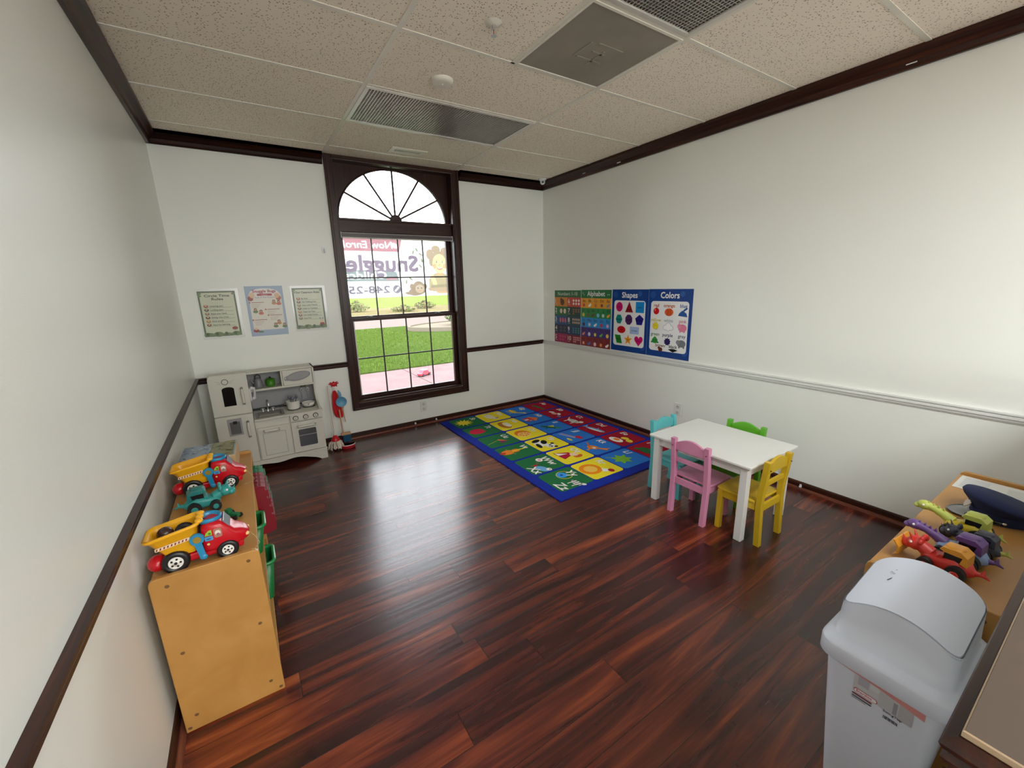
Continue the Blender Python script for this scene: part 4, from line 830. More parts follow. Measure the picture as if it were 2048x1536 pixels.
def make_chair(label, m):
    t = thing('child_chair', label, 'chair', (0, 0, 0), 0, 'small wooden chairs around the white table'); w, d = .128, .128; sh = .262; hb = .505
    # local: back at -x, faces +x
    for s_ in (-1, 1):
        q = MB(); y = s_ * (w - .015); q.loft([[(x, y + dy_, z) for x, dy_ in ((xo - .016, -.015), (xo + .016, -.015), (xo + .016, .015), (xo - .016, .015))] for xo, z in ((-d + .004, 0), (-d + .016, .24), (-d + .014, .30), (-d - .004, hb))], m, None, False)
        q.build('rear_leg', t, .003)
        q = MB(); q.box((d - .036, y - .015, 0), (d - .006, y + .015, sh - .012), m); q.build('front_leg', t, .003)
    q = MB(); q.prism([(p[0], p[1]) for p in [(-d + .03, -w + .032), (-d + .03, w - .032), (-d + .036, w + .0), (d - .02, w + .002), (d + .004, w - .012), (d + .008, 0), (d + .004, -w + .012), (d - .02, -w - .002), (-d + .036, -w)]][::-1], sh - .014, sh, m); q.build('seat', t, .004)
    q = MB(); q.box((-d + .036, -w + .006, sh - .056), (d - .036, -w + .018, sh - .014), m); q.box((-d + .036, w - .018, sh - .056), (d - .036, w - .006, sh - .014), m); q.box((d - .03, -w + .03, sh - .056), (d - .018, w - .03, sh - .014), m); q.box((-d + .008, -w + .03, sh - .062), (-d + .022, w - .03, sh - .02), m); q.build('seat_frame', t, .001)
    q = MB(); n_ = 12; up_ = [(-.098 + .196 * k / n_, hb - .026 + .034 * math.sin(math.pi * k / n_)) for k in range(n_ + 1)]
    q.prism([(-.098, hb - .075)] + [(.098, hb - .075)] + up_[::-1], -d - .006, -d + .010, m, 'x'); q.build('top_rail', t, .003)
    q = MB(); q.prism([(-.098, .352), (.098, .352), (.098, .38), (-.098, .38)], -d + .002, -d + .016, m, 'x'); q.build('back_slat', t, .002)
    dk = M('screw_hole_dark', (60, 40, 50), .6)
    for s_ in (-1, 1): q = MB(); q.cyl((-d - .0225, s_ * (w - .015), hb - .045), (-d - .0175, s_ * (w - .015), hb - .045), .003, .003, dk, 8); q.build('screw', t)
    return t
cm = {'pink': M('paint_pink', (214, 142, 176), .4, noise=.015), 'yellow': M('paint_yellow', (204, 170, 36), .4, noise=.015), 'aqua': M('paint_aqua', (96, 190, 194), .4, noise=.015), 'green': M('paint_green', (96, 176, 40), .4, noise=.015)}
GC = 'small wooden chairs around the white table'
ch = make_chair("pink wooden child's chair with its back to the middle of the room", cm['pink']); ch.location = (2.688, -2.768, 0)
c2 = dup(ch, (2.752, -3.044, 0), R(90), "mustard yellow wooden child's chair at the table end nearest the bin", GC); recolor(c2, {'paint_pink': cm['yellow']})
c3 = dup(ch, (2.832, -2.493, 0), R(-90), "aqua blue wooden child's chair at the table end by the rug", GC); recolor(c3, {'paint_pink': cm['aqua']})
c4 = dup(ch, (3.035, -2.775, 0), R(180), "bright green wooden child's chair between the table and the right wall", GC); recolor(c4, {'paint_pink': cm['green']})

# ================================================================ TOY KITCHEN
kw = M('kitchen_white', (206, 204, 192), .42, noise=.015); kw2 = M('kitchen_seam', (120, 116, 104), .6); kg = M('kitchen_grey_panel', (150, 150, 152), .4); kdark = M('kitchen_dark_glass', (14, 18, 24), .12); kmet = M('kitchen_nickel', (150, 146, 138), .3, metal=.8)
KX, KY = .095, -.004
kit = thing('toy_kitchen', 'off-white wooden play kitchen against the window wall, left of the window', 'toy kitchen', (KX, -.004, 0))
def KP(q, name, bevel=0, parent=None):
    off = Vector(kit.location)
    for v_ in q.v: v_ -= off
    return q.build(name, parent or kit, bevel)
def handle(parent, p0, p1, name='handle'):
    q = MB(); p0, p1 = Vector(p0), Vector(p1); d = Vector((0, -.018, 0))
    q.cyl(p0, p0 + d, .006, .005, kmet, 10); q.cyl(p1, p1 + d, .006, .005, kmet, 10); m0 = p0 + d; m1 = p1 + d; dd = (m1 - m0).normalized() * .004
    q.cyl(m0 - dd, m0 + dd * 1.6, .009, .009, kmet, 10); q.cyl(m1 + dd, m1 - dd * 1.6, .009, .009, kmet, 10)
    q.tube([m0 + dd * 2, m0.lerp(m1, .3), m0.lerp(m1, .7), m1 - dd * 2], [.008, .011, .011, .008], kw, 10); KP(q, name, 0, parent)
q = MB()   # carcass
q.box((.098, -.325, .05), (.350, -.16, .825), kw); q.box((.098, -.16, .05), (.350, -.026, .80), kw); q.box((.350, -.345, .06), (.855, -.026, .432), kw)
# skirt with scalloped cut-out
def skirt(x0, x1):
    n_ = 18; pts = [(x0, .09), (x0, 0), (x0 + .055, 0)]
    for k in range(n_ + 1):
        t_ = k / n_; pts.append((x0 + .055 + (x1 - x0 - .11) * t_, .062 * math.sin(math.pi * t_) ** .5 - .012 * math.cos(4 * math.pi * (t_ - .5)) * math.sin(math.pi * t_) if 0 < t_ < 1 else 0.004))
    return pts + [(x1 - .055, 0), (x1, 0), (x1, .09)]
q.prism(skirt(.098, .855), -.362, -.346, kw, 'y'); q.box((.098, -.346, 0), (.112, -.026, .09), kw); q.box((.841, -.346, 0), (.855, -.026, .09), kw)
q.box((.094, -.368, .088), (.859, -.346, .098), kw)
KP(q, 'carcass', .002)
q = MB(); pts = [(.096, .512), (.352, .512), (.352, .838), (.12, .838), (.104, .828), (.096, .808)]; q.prism(pts, -.342, -.326, kw, 'y'); d_ = KP(q, 'upper_door', .003)
q = MB(); q.prism([(.176, .588), (.256, .588), (.256, .722)] + [(.216 + .04 * math.cos(R(t_)), .722 + .018 * math.sin(R(t_))) for t_ in range(0, 181, 20)] + [(.176, .722)], -.344, -.341, kdark, 'y'); KP(q, 'door_window', 0, d_)
q = MB(); a = Art(q, (0, -.3425, 0), (1, 0, 0), (0, 0, 1), .4, 'kit'); a.ring(.205, .782, .018, .0225, (70, 66, 58), 1, 28)
for s_ in (-1, 1): a.line(.205 + s_ * .024, .776, .205 + s_ * .06, .792, .0025, (168, 164, 150), 1); a.line(.205 + s_ * .024, .768, .205 + s_ * .05, .772, .0025, (168, 164, 150), 1)
KP(q, 'clock_emblem', 0, d_); handle(d_, (.306, -.342, .594), (.306, -.342, .724))
q = MB(); q.box((.097, -.36, .1), (.348, -.344, .508), kw); d_ = KP(q, 'lower_door', .003)
q = MB(); q.box((.175, -.368, .35), (.268, -.36, .487), kg); q.box((.187, -.3685, .362), (.256, -.367, .462), M('dispenser_dark', (96, 96, 96), .4)); q.box((.21, -.372, .445), (.236, -.366, .468), black_p); KP(q, 'water_dispenser', .0015, d_); handle(d_, (.308, -.36, .325), (.308, -.36, .452))
q = MB(); q.box((.36, -.363, .102), (.592, -.346, .372), kw)
for b_ in (((.392, -.3645, .13), (.56, -.363, .136)), ((.392, -.3645, .318), (.56, -.363, .324)), ((.392, -.3645, .13), (.398, -.363, .324)), ((.554, -.3645, .13), (.56, -.363, .324))): q.box(b_[0], b_[1], M('panel_line', (178, 176, 164), .5))
d_ = KP(q, 'cupboard_door', .002); handle(d_, (.405, -.363, .345), (.515, -.363, .345))
q = MB(); q.box((.604, -.363, .102), (.85, -.346, .372), kw); d_ = KP(q, 'oven_door', .002)
q = MB(); q.prism([(p[0], p[1]) for p in rring(.652, .79, .15, .302, .01, 0, 3)], -.365, -.362, M('oven_window', (60, 60, 64), .15), 'y'); q.box((.655, -.3665, .246), (.787, -.3645, .251), kg); KP(q, 'oven_window', 0, d_); handle(d_, (.65, -.363, .332), (.79, -.363, .332))
q = MB(); q.box((.604, -.368, .382), (.855, -.346, .436), kw); pn = KP(q, 'control_panel', .003)
for x in (.645, .722, .8):
    q = MB(); q.cyl((x, -.368, .409), (x, -.371, .409), .021, .021, kdark, 24); q.cyl((x, -.371, .409), (x, -.384, .409), .0165, .0145, kw, 20); q.box((x - .002, -.386, .398), (x + .002, -.383, .42), kw2); KP(q, 'knob', 0, pn)
# counter with sink cut-out
SX0, SX1, SY0, SY1 = .385, .555, -.318, -.175
q = MB(); zc0, zc1 = .436, .45
q.box((.352, -.37, zc0), (SX0, -.026, zc1), kw); q.box((SX1, -.37, zc0), (.862, -.026, zc1), kw); q.box((SX0, -.37, zc0), (SX1, SY0, zc1), kw); q.box((SX0, SY1, zc0), (SX1, -.026, zc1), kw); q.box((.352, -.06, zc1), (.84, -.042, zc1 + .018), kdark); KP(q, 'countertop', .002)
q = MB(); sk = M('sink_steel', (150, 148, 146), .25, metal=.6); q.loft([rring(SX0 - .02, SX1 + .02, SY0 - .012, SY1 + .03, .012, .453), rring(SX0, SX1, SY0, SY1, .012, .453), rring(SX0 + .01, SX1 - .01, SY0 + .01, SY1 - .01, .012, .405)], sk, None, True, False, True); KP(q, 'sink', 0)
q = MB(); q.cyl((.462, -.15, .452), (.462, -.15, .47), .011, .008, silver, 12); q.tube([(.462, -.15, .465), (.462, -.15, .53), (.464, -.165, .552), (.467, -.19, .553), (.469, -.205, .54), (.47, -.208, .51)], .006, silver, 10); f_ = KP(q, 'faucet')
for x in (.425, .5):
    q = MB(); q.cyl((x, -.148, .452), (x, -.148, .478), .008, .004, silver, 10); q.ball((x, -.148, .48), .006, silver); q.box((x - .014, -.151, .477), (x + .014, -.145, .481), silver); KP(q, 'tap_handle', 0, f_)
for x, y in ((.655, -.21), (.775, -.19)):
    q = MB(); q.lathe([(0, .4535), (.048, .4535), (.052, .4515)], kdark, 28, Matrix.Translation((x, y, 0))); KP(q, 'burner')
q = MB(); q.box((.352, -.04, .45), (.85, -.026, .80), kg); a = Art(q, (0, -.0402, 0), (1, 0, 0), (0, 0, 1), .5, 'kitback')
for k in range(14): a.ell(.775 + random.uniform(-.03, .03), .625 + random.uniform(-.022, .022), .012, .006, random.choice([(86, 104, 50), (110, 120, 66), (66, 84, 40)]), 1 + k % 3, random.uniform(0, 180))
KP(q, 'back_panel')
q = MB(); q.prism([(-.026, .45), (-.36, .45), (-.33, .462), (-.22, .50), (-.17, .56), (-.17, .65), (-.2, .66), (-.2, .808), (-.026, .808)], .838, .852, kw, 'x'); KP(q, 'side_bracket', .001)
q = MB(); q.box((.35, -.2, .796), (.852, -.026, .808), kw); q.box((.35, -.2, .652), (.852, -.026, .662), kw); q.box((.592, -.2, .662), (.604, -.04, .796), kw); q.box((.35, -.204, .648), (.838, -.198, .664), kw); KP(q, 'wall_shelf', .001)
q = MB(); q.box((.606, -.204, .665), (.834, -.192, .794), kw); a = Art(q, (0, -.2042, 0), (1, 0, 0), (0, 0, 1), .35, 'kitdoor')
lf = [(.094 * math.cos(R(t_)) + (-.02 if math.cos(R(t_)) < -.9 else 0), .04 * math.sin(R(t_))) for t_ in range(0, 360, 12)]
a.poly([(.728 + u, .735 + v + u * .12) for u, v in lf], (132, 132, 134), 1); a.poly([(.735 + u * .8, .738 + v * .75 + u * .1) for u, v in lf], (148, 148, 150), 2); d_ = KP(q, 'cabinet_door', .001)
q = MB(); q.cyl((.624, -.204, .728), (.624, -.216, .728), .005, .008, kmet, 12); KP(q, 'knob', 0, d_)
q = MB(); hk = M('phone_silver', (206, 208, 210), .25); q.box((.352, -.31, .60), (.364, -.24, .70), hk); q.tube([(.37, -.3, .695), (.385, -.295, .70), (.388, -.29, .66), (.385, -.285, .615), (.37, -.28, .61)], [.012, .012, .008, .012, .012], hk, 10); q.ball((.372, -.3, .698), .015, hk); q.ball((.374, -.282, .61), .015, hk); KP(q, 'toy_telephone')
# things on the kitchen
def on_k(name, label, cat, x, y, z): return thing(name, label, cat, (x, y, z))
t = on_k('toy_kettle', 'grey toy kettle on the open shelf of the play kitchen', 'kettle', .425, -.12, .6625)
q = MB(); q.lathe([(0, .0), (.034, 0), (.036, .01), (.028, .06), (.02, .078), (.008, .084), (0, .085)], M('kettle_grey', (122, 122, 126), .35), 24); q.build('body', t)
q = MB(); q.tube([(-.02, 0, .075), (-.018, 0, .1), (0, 0, .112), (.018, 0, .1), (.02, 0, .075)], .004, black_p, 8); q.build('handle', t)
q = MB(); q.tube([(-.03, 0, .04), (-.048, 0, .062), (-.056, 0, .078)], [.008, .006, .005], M('kettle_grey', (0, 0, 0)), 8); q.build('spout', t)
t = on_k('toy_pot', 'small bright green toy pot on the open shelf beside the kettle', 'pot', .515, -.12, .6625)
q = MB(); q.lathe([(0, 0), (.03, 0), (.034, .008), (.036, .06), (.033, .06), (.031, .01)], M('pot_green', (64, 130, 30), .4), 24); q.build('body', t)
q = MB(); q.lathe([(.037, .06), (.02, .068), (.0, .07)], M('pot_green', (0, 0, 0)), 24); q.ball((0, 0, .076), .008, black_p); q.build('lid', t)
t = on_k('cooking_pot', 'white toy cooking pot with utensils standing on the left burner', 'pot', .655, -.21, .4537)
q = MB(); wm = M('enamel_white', (222, 220, 212), .3); q.lathe([(0, 0), (.044, 0), (.05, .012), (.053, .07), (.056, .073), (.05, .073), (.047, .012), (0, .006)], wm, 30); q.build('pot_body', t)
for s_ in (-1, 1):
    q = MB(); q.tube([(s_ * .05, -.012, .05), (s_ * .068, -.01, .052), (s_ * .068, .01, .052), (s_ * .05, .012, .05)], .004, M('pot_handle_grey', (130, 130, 134), .4), 8); q.build('handle', t)
t = on_k('toy_utensils', 'grey toy utensils sticking out of the white cooking pot', 'utensils', .655, -.21, .4615)
q = MB(); ug = M('utensil_grey', (96, 98, 112), .4); q.tube([(.0, 0, 0), (-.02, .01, .09)], .004, ug, 6); q.ball((-.022, .011, .096), (.016, .008, .014), ug); q.tube([(.01, 0, 0), (.03, .012, .085)], .004, ug, 6); q.ball((.032, .013, .094), (.012, .006, .02), ug); q.ball((.0, -.004, .085), (.014, .008, .018), ug); q.tube([(0, -.002, .0), (0, -.003, .08)], .004, ug, 6)
q.build('ladle', t)
t = on_k('toy_pan', 'low white toy pan on the right burner of the play kitchen', 'pan', .775, -.19, .4537)
q = MB(); q.lathe([(0, 0), (.04, 0), (.05, .035), (.053, .036), (.044, .006), (0, .004)], wm, 28); q.build('pan_body', t)
q = MB(); q.tube([(.0, -.048, .028), (-.01, -.09, .034)], .005, M('pot_handle_grey', (0, 0, 0)), 8); q.build('handle', t)
for k, (x, lb) in enumerate(((.745, 'left silver toy whisk hanging on the play kitchen backboard'), (.795, 'right silver toy whisk hanging on the play kitchen backboard'))):
    t = on_k('toy_whisk', lb, 'whisk', x, -.052, .50)
    q = MB(); q.tube([(0, 0, .0), (0, 0, .06)], .003, silver, 6); q.build('shank', t)
    q = MB(); q.tube([(.013 * math.cos(R(a_)), 0, .076 + .016 * math.sin(R(a_))) for a_ in range(-90, 271, 30)], .0028, silver, 6); q.build('loop', t)

# ================================================================ CLEANING SET
red_p = M('toy_red', (196, 20, 34), .35); blue_p = M('toy_light_blue', (96, 154, 186), .4); tan_w = M('toy_beech', (196, 152, 112), .5); cotton = M('mop_cotton', (214, 202, 188), .95)
t = thing('hanging_rack', 'red toy hook rack on the wall between play kitchen and window', 'rack', (1.03, 0, .578))
q = MB(); q.ball((0, -.016, 0), (.03, .014, .022), red_p)
for a_ in (-10, 40, 90, 140, 190): q.tube([(.02 * math.cos(R(a_)), -.012, .014 * math.sin(R(a_))), (.042 * math.cos(R(a_)), -.02, .012 + .016 * math.sin(R(a_)))], [.006, .005], red_p, 8)
q.build('mount', t)
for x in (-.022, .022):
    q = MB(); q.tube([(x, -.02, -.01), (x, -.032, -.02), (x, -.034, -.01)], .003, red_p, 6); q.build('hook', t)
t = thing('toy_apron', 'red toy apron hanging from the red rack on its pale cords', 'apron', (1.02, -.035, .33))
q = MB(); rc = M('apron_cloth', (190, 14, 26), .8)
rows_ = [(-.006, .014, .19), (-.022, .03, .15), (-.026, .036, .09), (-.028, .044, .03), (-.024, .055, -.03), (-.01, .055, -.07), (.02, .045, -.085)]
gr = []
for x0, x1, z in rows_: gr.append([(x0 + (x1 - x0) * k / 8, -.004 - .005 * math.sin(k * 1.9 + z * 20), z) for k in range(9)] + [(x0 + (x1 - x0) * k / 8, .002 - .005 * math.sin(k * 1.9 + z * 20), z) for k in range(8, -1, -1)])
q.loft(gr, rc, None, True); q.build('cloth', t)
q = MB(); q.tube([(-.002, 0, .188), (-.012, .005, .23)], .002, cotton, 5); q.tube([(.012, 0, .188), (.006, .005, .23)], .002, cotton, 5); q.build('cord', t)
t = thing('toy_frying_pan', 'light blue round toy pan hanging in front of the red apron', 'pan', (1.068, -.055, .41))
q = MB(); q.lathe([(0, -.0), (.042, 0), (.047, .010), (.05, .016), (.046, .016), (.04, .004), (0, .004)], blue_p, 32, Matrix.Rotation(R(90), 4, 'X')); q.build('pan_bowl', t)
q = MB(); q.prism([(-.011, .04), (.011, .04), (.007, .09), (-.011, .115), (-.019, .115), (-.017, .09)], -.008, .0, blue_p, 'y'); q.build('handle', t, .002)
t = thing('toy_mop', 'toy string mop with red socket leaning beside the play kitchen', 'mop', (.955, -.20, 0)); t.scale = (1.22, 1.22, 1.12)
q = MB(); q.tube([(.0, -.0, .10), (.012, .10, .52)], .006, M('mop_stick_white', (214, 206, 196), .4), 8); q.build('pole', t)
q = MB(); q.lathe([(.03, .075), (.032, .085), (.022, .1), (.012, .12), (0, .12)], red_p, 18); q.build('socket', t)
q = MB()
for k in range(46):
    a_ = k * 2.4; r0 = .018; r1 = random.uniform(.03, .062); z1 = random.uniform(.008, .022)
    q.tube([(r0 * math.cos(a_), r0 * math.sin(a_), .082), (r1 * .8 * math.cos(a_ + .1), r1 * .8 * math.sin(a_ + .1), .055), (r1 * math.cos(a_ + .15), r1 * math.sin(a_ + .15), z1)], .0042, cotton, 5)
q.build('mop_strings', t)
t = thing('toy_broom', 'toy broom with wooden pole and blue bristles beside the mop', 'broom', (1.075, -.10, 0))
q = MB(); q.tube([(-.03, -.01, .1), (-.034, .035, .335)], .0065, tan_w, 8); q.build('pole', t)
q = MB(); q.box((-.05, -.022, .088), (.036, .008, .112), tan_w); q.build('head', t, .004)
q = MB(); q.box((-.036, -.024, .02), (.034, .006, .088), M('bristle_blue', (20, 84, 118), .8, bump=.6, bscale=300)); q.build('bristles', t, .003)
t = thing('toy_dustpan', 'red toy dustpan with a pale lip on the floor by the broom', 'dustpan', (1.055, -.215, 0))
q = MB(); n_ = 12; r_in = [(.062 * math.cos(R(180 + 180 * k / n_)), .055 * math.sin(R(180 + 180 * k / n_))) for k in range(n_ + 1)]
q.loft([[(x, y, .002) for x, y in r_in] , [(x * 1.1, y * 1.1, .03) for x, y in r_in]], M('dustpan_red', (178, 28, 48), .4), None, True, True, False)
q.loft([[(x * 1.1, y * 1.1, .03) for x, y in r_in], [(x * 1.13, y * 1.13, .037) for x, y in r_in], [(x * 1.02, y * 1.02, .037) for x, y in r_in], [(x * .94, y * .94, .008) for x, y in r_in]], M('dustpan_lip', (222, 200, 200), .4), None, True, False, True)
q.build('pan', t)
t = thing('toy_scrub_brush', 'wooden toy scrub brush with a long handle hanging below the blue pan', 'brush', (1.083, -.045, .24))
q = MB(); q.tube([(0, 0, .0), (-.004, 0, .10)], .005, tan_w, 8); q.ball((-.006, 0, .12), (.014, .007, .03), tan_w); q.tube([(0, 0, 0), (.006, 0, -.04)], .004, tan_w, 8); q.build('handle', t)

# ================================================================ LOW SHELVES
def make_shelf(label, loc, rz):
    t = thing('low_shelf', label, 'shelf', loc, rz); D, LN, HT = .297, 1.09, .602
    pr = [(0, .004), (D, .004), (D, HT - .02)] + [(D - .02 + .02 * math.cos(R(a_)), HT - .02 + .02 * math.sin(R(a_))) for a_ in (30, 60, 90)] + [(.02 + .02 * math.cos(R(a_)), HT - .02 + .02 * math.sin(R(a_))) for a_ in (90, 120, 150, 180)]
    for y0, y1 in ((0, .018), (LN - .018, LN)):
        q = MB(); q.prism(pr, y0, y1, birch, 'y'); p = q.build('end_panel', t, .003)
        ys_ = y0 if y0 == 0 else y1; dy_ = -.0012 if y0 == 0 else .0012
        for x, z in ((.044, .568), (.262, .568), (.041, .315), (.26, .315), (.037, .062), (.258, .062), (.012, .02), (.285, .02)):
            q = MB(); q.cyl((x, ys_, z), (x, ys_ + dy_, z), .0062, .005, M('screw_cap_brown', (112, 78, 44), .5), 12); q.build('screw_cap', p)
    q = MB(); q.box((.004, .018, .572), (D - .002, LN - .018, .588), birch); q.build('top_board', t, .002)
    q = MB(); q.box((.006, .018, .02), (.014, LN - .018, .572), M('birch_back', (190, 158, 110), .5)); q.build('back_board', t)
    q = MB(); q.box((.014, .018, .03), (D - .004, LN - .018, .048), birch); q.build('bottom_board', t, .001)
    q = MB(); q.box((.014, .018, .262), (D - .004, .678, .278), birch); q.box((.014, .69, .262), (D - .004, LN - .018, .278), birch); q.build('shelf_board', t, .001)
    q = MB(); q.box((.014, .678, .048), (D - .004, .69, .572), birch); q.build('divider', t, .001)
    return t
shL = make_shelf('low birch storage shelf along the left wall with two toy trucks on top', (.03, -2.63, 0), 0)
dup(shL, (3.01, -4.102, 0), R(90), 'low birch storage shelf against the half wall, behind the white bin')
gp, rp_ = M('tray_green', (22, 120, 78), .4), M('tray_red', (130, 14, 32), .4)
def tray(y, m, label, grp):
    t = thing('plastic_tray', label, 'tray', (.10, y, .2785), 0, grp); q = MB(); th = .046
    prof = [(0, 0), (.255, 0), (.285, .012), (.288, .06)]
    for k in range(4): z = .06 + k * .046; prof += [(.288 - .004 * k, z), (.288 - .004 * k, z + .034), (.276 - .004 * k, z + .036), (.276 - .004 * k, z + .045)]
    prof += [(.268, .25), (.25, .258), (0, .258)]
    q.prism(prof, 0, th, m, 'y'); q.build('body', t, .0015)
    q = MB(); q.prism([(.2, .262), (.236, .262), (.24, .254), (.2, .254)], .006, th - .006, m, 'y'); q.build('grip', t)
for k, (m, c) in enumerate(((rp_, 'red'), (rp_, 'red'), (rp_, 'red'), (rp_, 'red'), (gp, 'green'), (gp, 'green'))):
    lab = {0: 'dark red notched plastic tray, nearest the camera of the upright row in the shelf', 1: 'dark red notched plastic tray second from the camera in the shelf row', 2: 'dark red notched plastic tray third from the camera in the shelf row', 3: 'dark red notched plastic tray touching the green trays', 4: 'green notched plastic tray touching the red trays', 5: 'green notched plastic tray at the far end of the shelf row, nearest the play kitchen'}[k]
    tray(-1.937 + k * .0495 + (0.004 if k > 3 else 0), m, lab, 'upright trays in the low shelf')
bg_ = M('bin_green', (14, 110, 50), .35)
def gbin(x, y, z, h, label):
    t = thing('storage_bin', label, 'bin', (x, y, z), 0, 'green storage bins'); q = MB(); hx, hy = .13, .08
    q.loft([rring(-hx * .8, hx * .8, -hy * .8, hy * .8, .02, 0), rring(-hx * .97, hx * .97, -hy * .96, hy * .96, .025, h - .012), rring(-hx * .93, hx * .93, -hy * .92, hy * .92, .022, h - .012), rring(-hx * .76, hx * .76, -hy * .76, hy * .76, .018, .004)], bg_, None, True, True, True); q.build('body', t)
    q = MB(); q.loft([rring(-hx * .97, hx * .97, -hy * .96, hy * .96, .025, h - .013), rring(-hx - .006, hx + .006, -hy - .004, hy + .004, .03, h - .012), rring(-hx - .006, hx + .006, -hy - .004, hy + .004, .03, h), rring(-hx * .93, hx * .93, -hy * .92, hy * .92, .022, h), rring(-hx * .93, hx * .93, -hy * .92, hy * .92, .022, h - .013)], M('bin_green_rim', (40, 140, 76), .3), None, True, False, False); q.build('rim', t)
gbin(.212, -2.042, .2785, .145, 'open green plastic bin on the upper shelf below the near truck'); gbin(.226, -2.07, .0485, .2, 'open green plastic bin on the bottom of the low shelf')

# ================================================================ TOY TRUCKS
ty, tr, tb, tg = M('truck_yellow', (236, 172, 28), .28), M('truck_red', (190, 16, 30), .25), M('truck_blue', (36, 134, 178), .3), M('truck_grey_window', (120, 126, 140), .2)
def make_truck(label, loc):
    t = thing('toy_dump_truck', label, 'toy truck', loc)
    q = MB(); q.box((-.105, -.036, .02), (.115, .036, .046), tr); q.build('chassis', t, .006)
    q = MB(); q.ball((-.118, -.012, .036), (.026, .03, .026), tr); q.build('rear_bumper', t)
    for x, r_, w_ in ((-.068, .037, .026), (.07, .031, .022)):
        for s_ in (-1, 1):
            y = s_ * (.052 - w_ / 2)
            q = MB(); T = Matrix.Translation((x, y, r_)) @ Matrix.Rotation(R(-90 if s_ > 0 else 90), 4, 'X')
            q.lathe([(0, -w_ / 2), (r_ * .9, -w_ / 2), (r_, -w_ * .3), (r_, w_ * .3), (r_ * .9, w_ / 2), (r_ * .62, w_ / 2), (r_ * .56, w_ * .38), (0, w_ * .38)], black_p, 28, T); wo = q.build('wheel', t)
            q = MB(); q.lathe([(0, w_ * .5), (r_ * .2, w_ * .5), (r_ * .2, w_ * .44), (r_ * .45, w_ * .42), (r_ * .52, w_ * .48), (r_ * .54, w_ * .38)], M('hub_white', (232, 230, 224), .3), 24, T)
            for k in range(5): q.cyl(T @ Vector((r_ * .33 * math.cos(k * 1.2566), r_ * .33 * math.sin(k * 1.2566), w_ * .43)), T @ Vector((r_ * .33 * math.cos(k * 1.2566), r_ * .33 * math.sin(k * 1.2566), w_ * .47)), r_ * .09, r_ * .09, black_p, 8)
            q.cyl(T @ Vector((0, 0, w_ * .5)), T @ Vector((0, 0, w_ * .54)), r_ * .12, r_ * .12, black_p, 10); q.build('hub_cap', wo)
    # cab: stacked rounded sections along x
    q = MB(); secs = [(.008, .040, .034, .126), (.014, .045, .034, .134), (.035, .047, .034, .138), (.062, .047, .034, .134), (.082, .045, .034, .112), (.096, .043, .034, .092), (.115, .038, .036, .084), (.130, .026, .042, .072), (.135, .012, .05, .062)]
    rings = []
    for x, hy, z0, z1 in secs:
        rr = min(.018, hy * .9, (z1 - z0) / 2 * .95); rings.append([(x, p[0], p[1]) for p in rring(-hy, hy, z0, z1, rr, 0, 4)])
    q.loft(rings, tr); cab = q.build('cab', t)
    q = MB(); q.lathe([(.022, -.002), (.034, -.004), (.036, .008), (.032, .013), (.028, .008), (.024, -.008), (0, -.01)], tb, 28, Matrix.Translation((.032, 0, .136)) @ Matrix.Rotation(R(4), 4, 'Y') @ Matrix.Diagonal((1, 1, 1, 1))); q.build('roof_opening', cab)
    q = MB(); q.lathe([(0, -.0005), (.025, -.0005)], M('truck_dark_blue', (16, 50, 84), .5), 24, Matrix.Translation((.032, 0, .1305))); q.build('ball_slot', cab)
    q = MB(); T = Matrix.Translation((.0775, 0, .117)) @ Matrix.Rotation(R(58), 4, 'Y'); q.box((-.018, -.034, -.002), (.014, .034, .0035), tg, T); q.build('windshield', cab, .004)
    for s_ in (-1, 1):
        q = MB(); a = Art(q, (0, s_ * .0472, 0), (1, 0, 0), (0, 0, 1), .35, 'truck'); a.N = Vector((0, s_, 0)); a.step = .0005
        a.poly([(.016, .098), (.036, .098), (.036, .116), (.028, .115), (.02, .108)], (150, 190, 60), 1); a.ell(.03, .104, .004, .004, (60, 120, 50), 2); a.rrect(.015, .08, .037, .095, .003, (70, 150, 200), 1); a.rect(.02, .085, .032, .088, (30, 60, 110), 2)
        a.rrect(.041, .084, .063, .117, .006, (170, 120, 100), 1); a.ell(.052, .101, .008, .009, (226, 214, 206), 2); a.ell(.052, .096, .005, .004, (150, 90, 110), 3)
        a.ell(.022, .068, .004, .004, (220, 190, 120), 1); q.build('door_sticker', cab)
    for s_ in (-1, 1):
        q = MB(); q.ball((.128, s_ * .024, .058), (.008, .007, .007), M('truck_lamp', (236, 190, 120), .2)); q.build('headlamp', cab)
    # bed
    q = MB()
    def br(x0, x1, hy, r_, z0, z1): return [(p[0], p[1], z0 + (z1 - z0) * (p[0] - x0) / (x1 - x0)) for p in rring(x0, x1, -hy, hy, r_, 0, 5)]
    q.loft([br(-.088, -.012, .034, .012, .05, .05), br(-.096, -.006, .042, .014, .07, .074), br(-.128, .002, .048, .02, .118, .138), br(-.138, .010, .053, .022, .121, .143), br(-.139, .011, .054, .022, .129, .151), br(-.133, .004, .048, .02, .131, .153), br(-.124, -.004, .043, .018, .118, .134), br(-.09, -.014, .036, .012, .064, .064)], ty)
    bed = q.build('dump_bed', t)
    q = MB()
    for y in (-.028, 0, .028): q.ball((.008, y, .15), (.012, .013, .008), ty)
    q.build('bed_lip', bed)
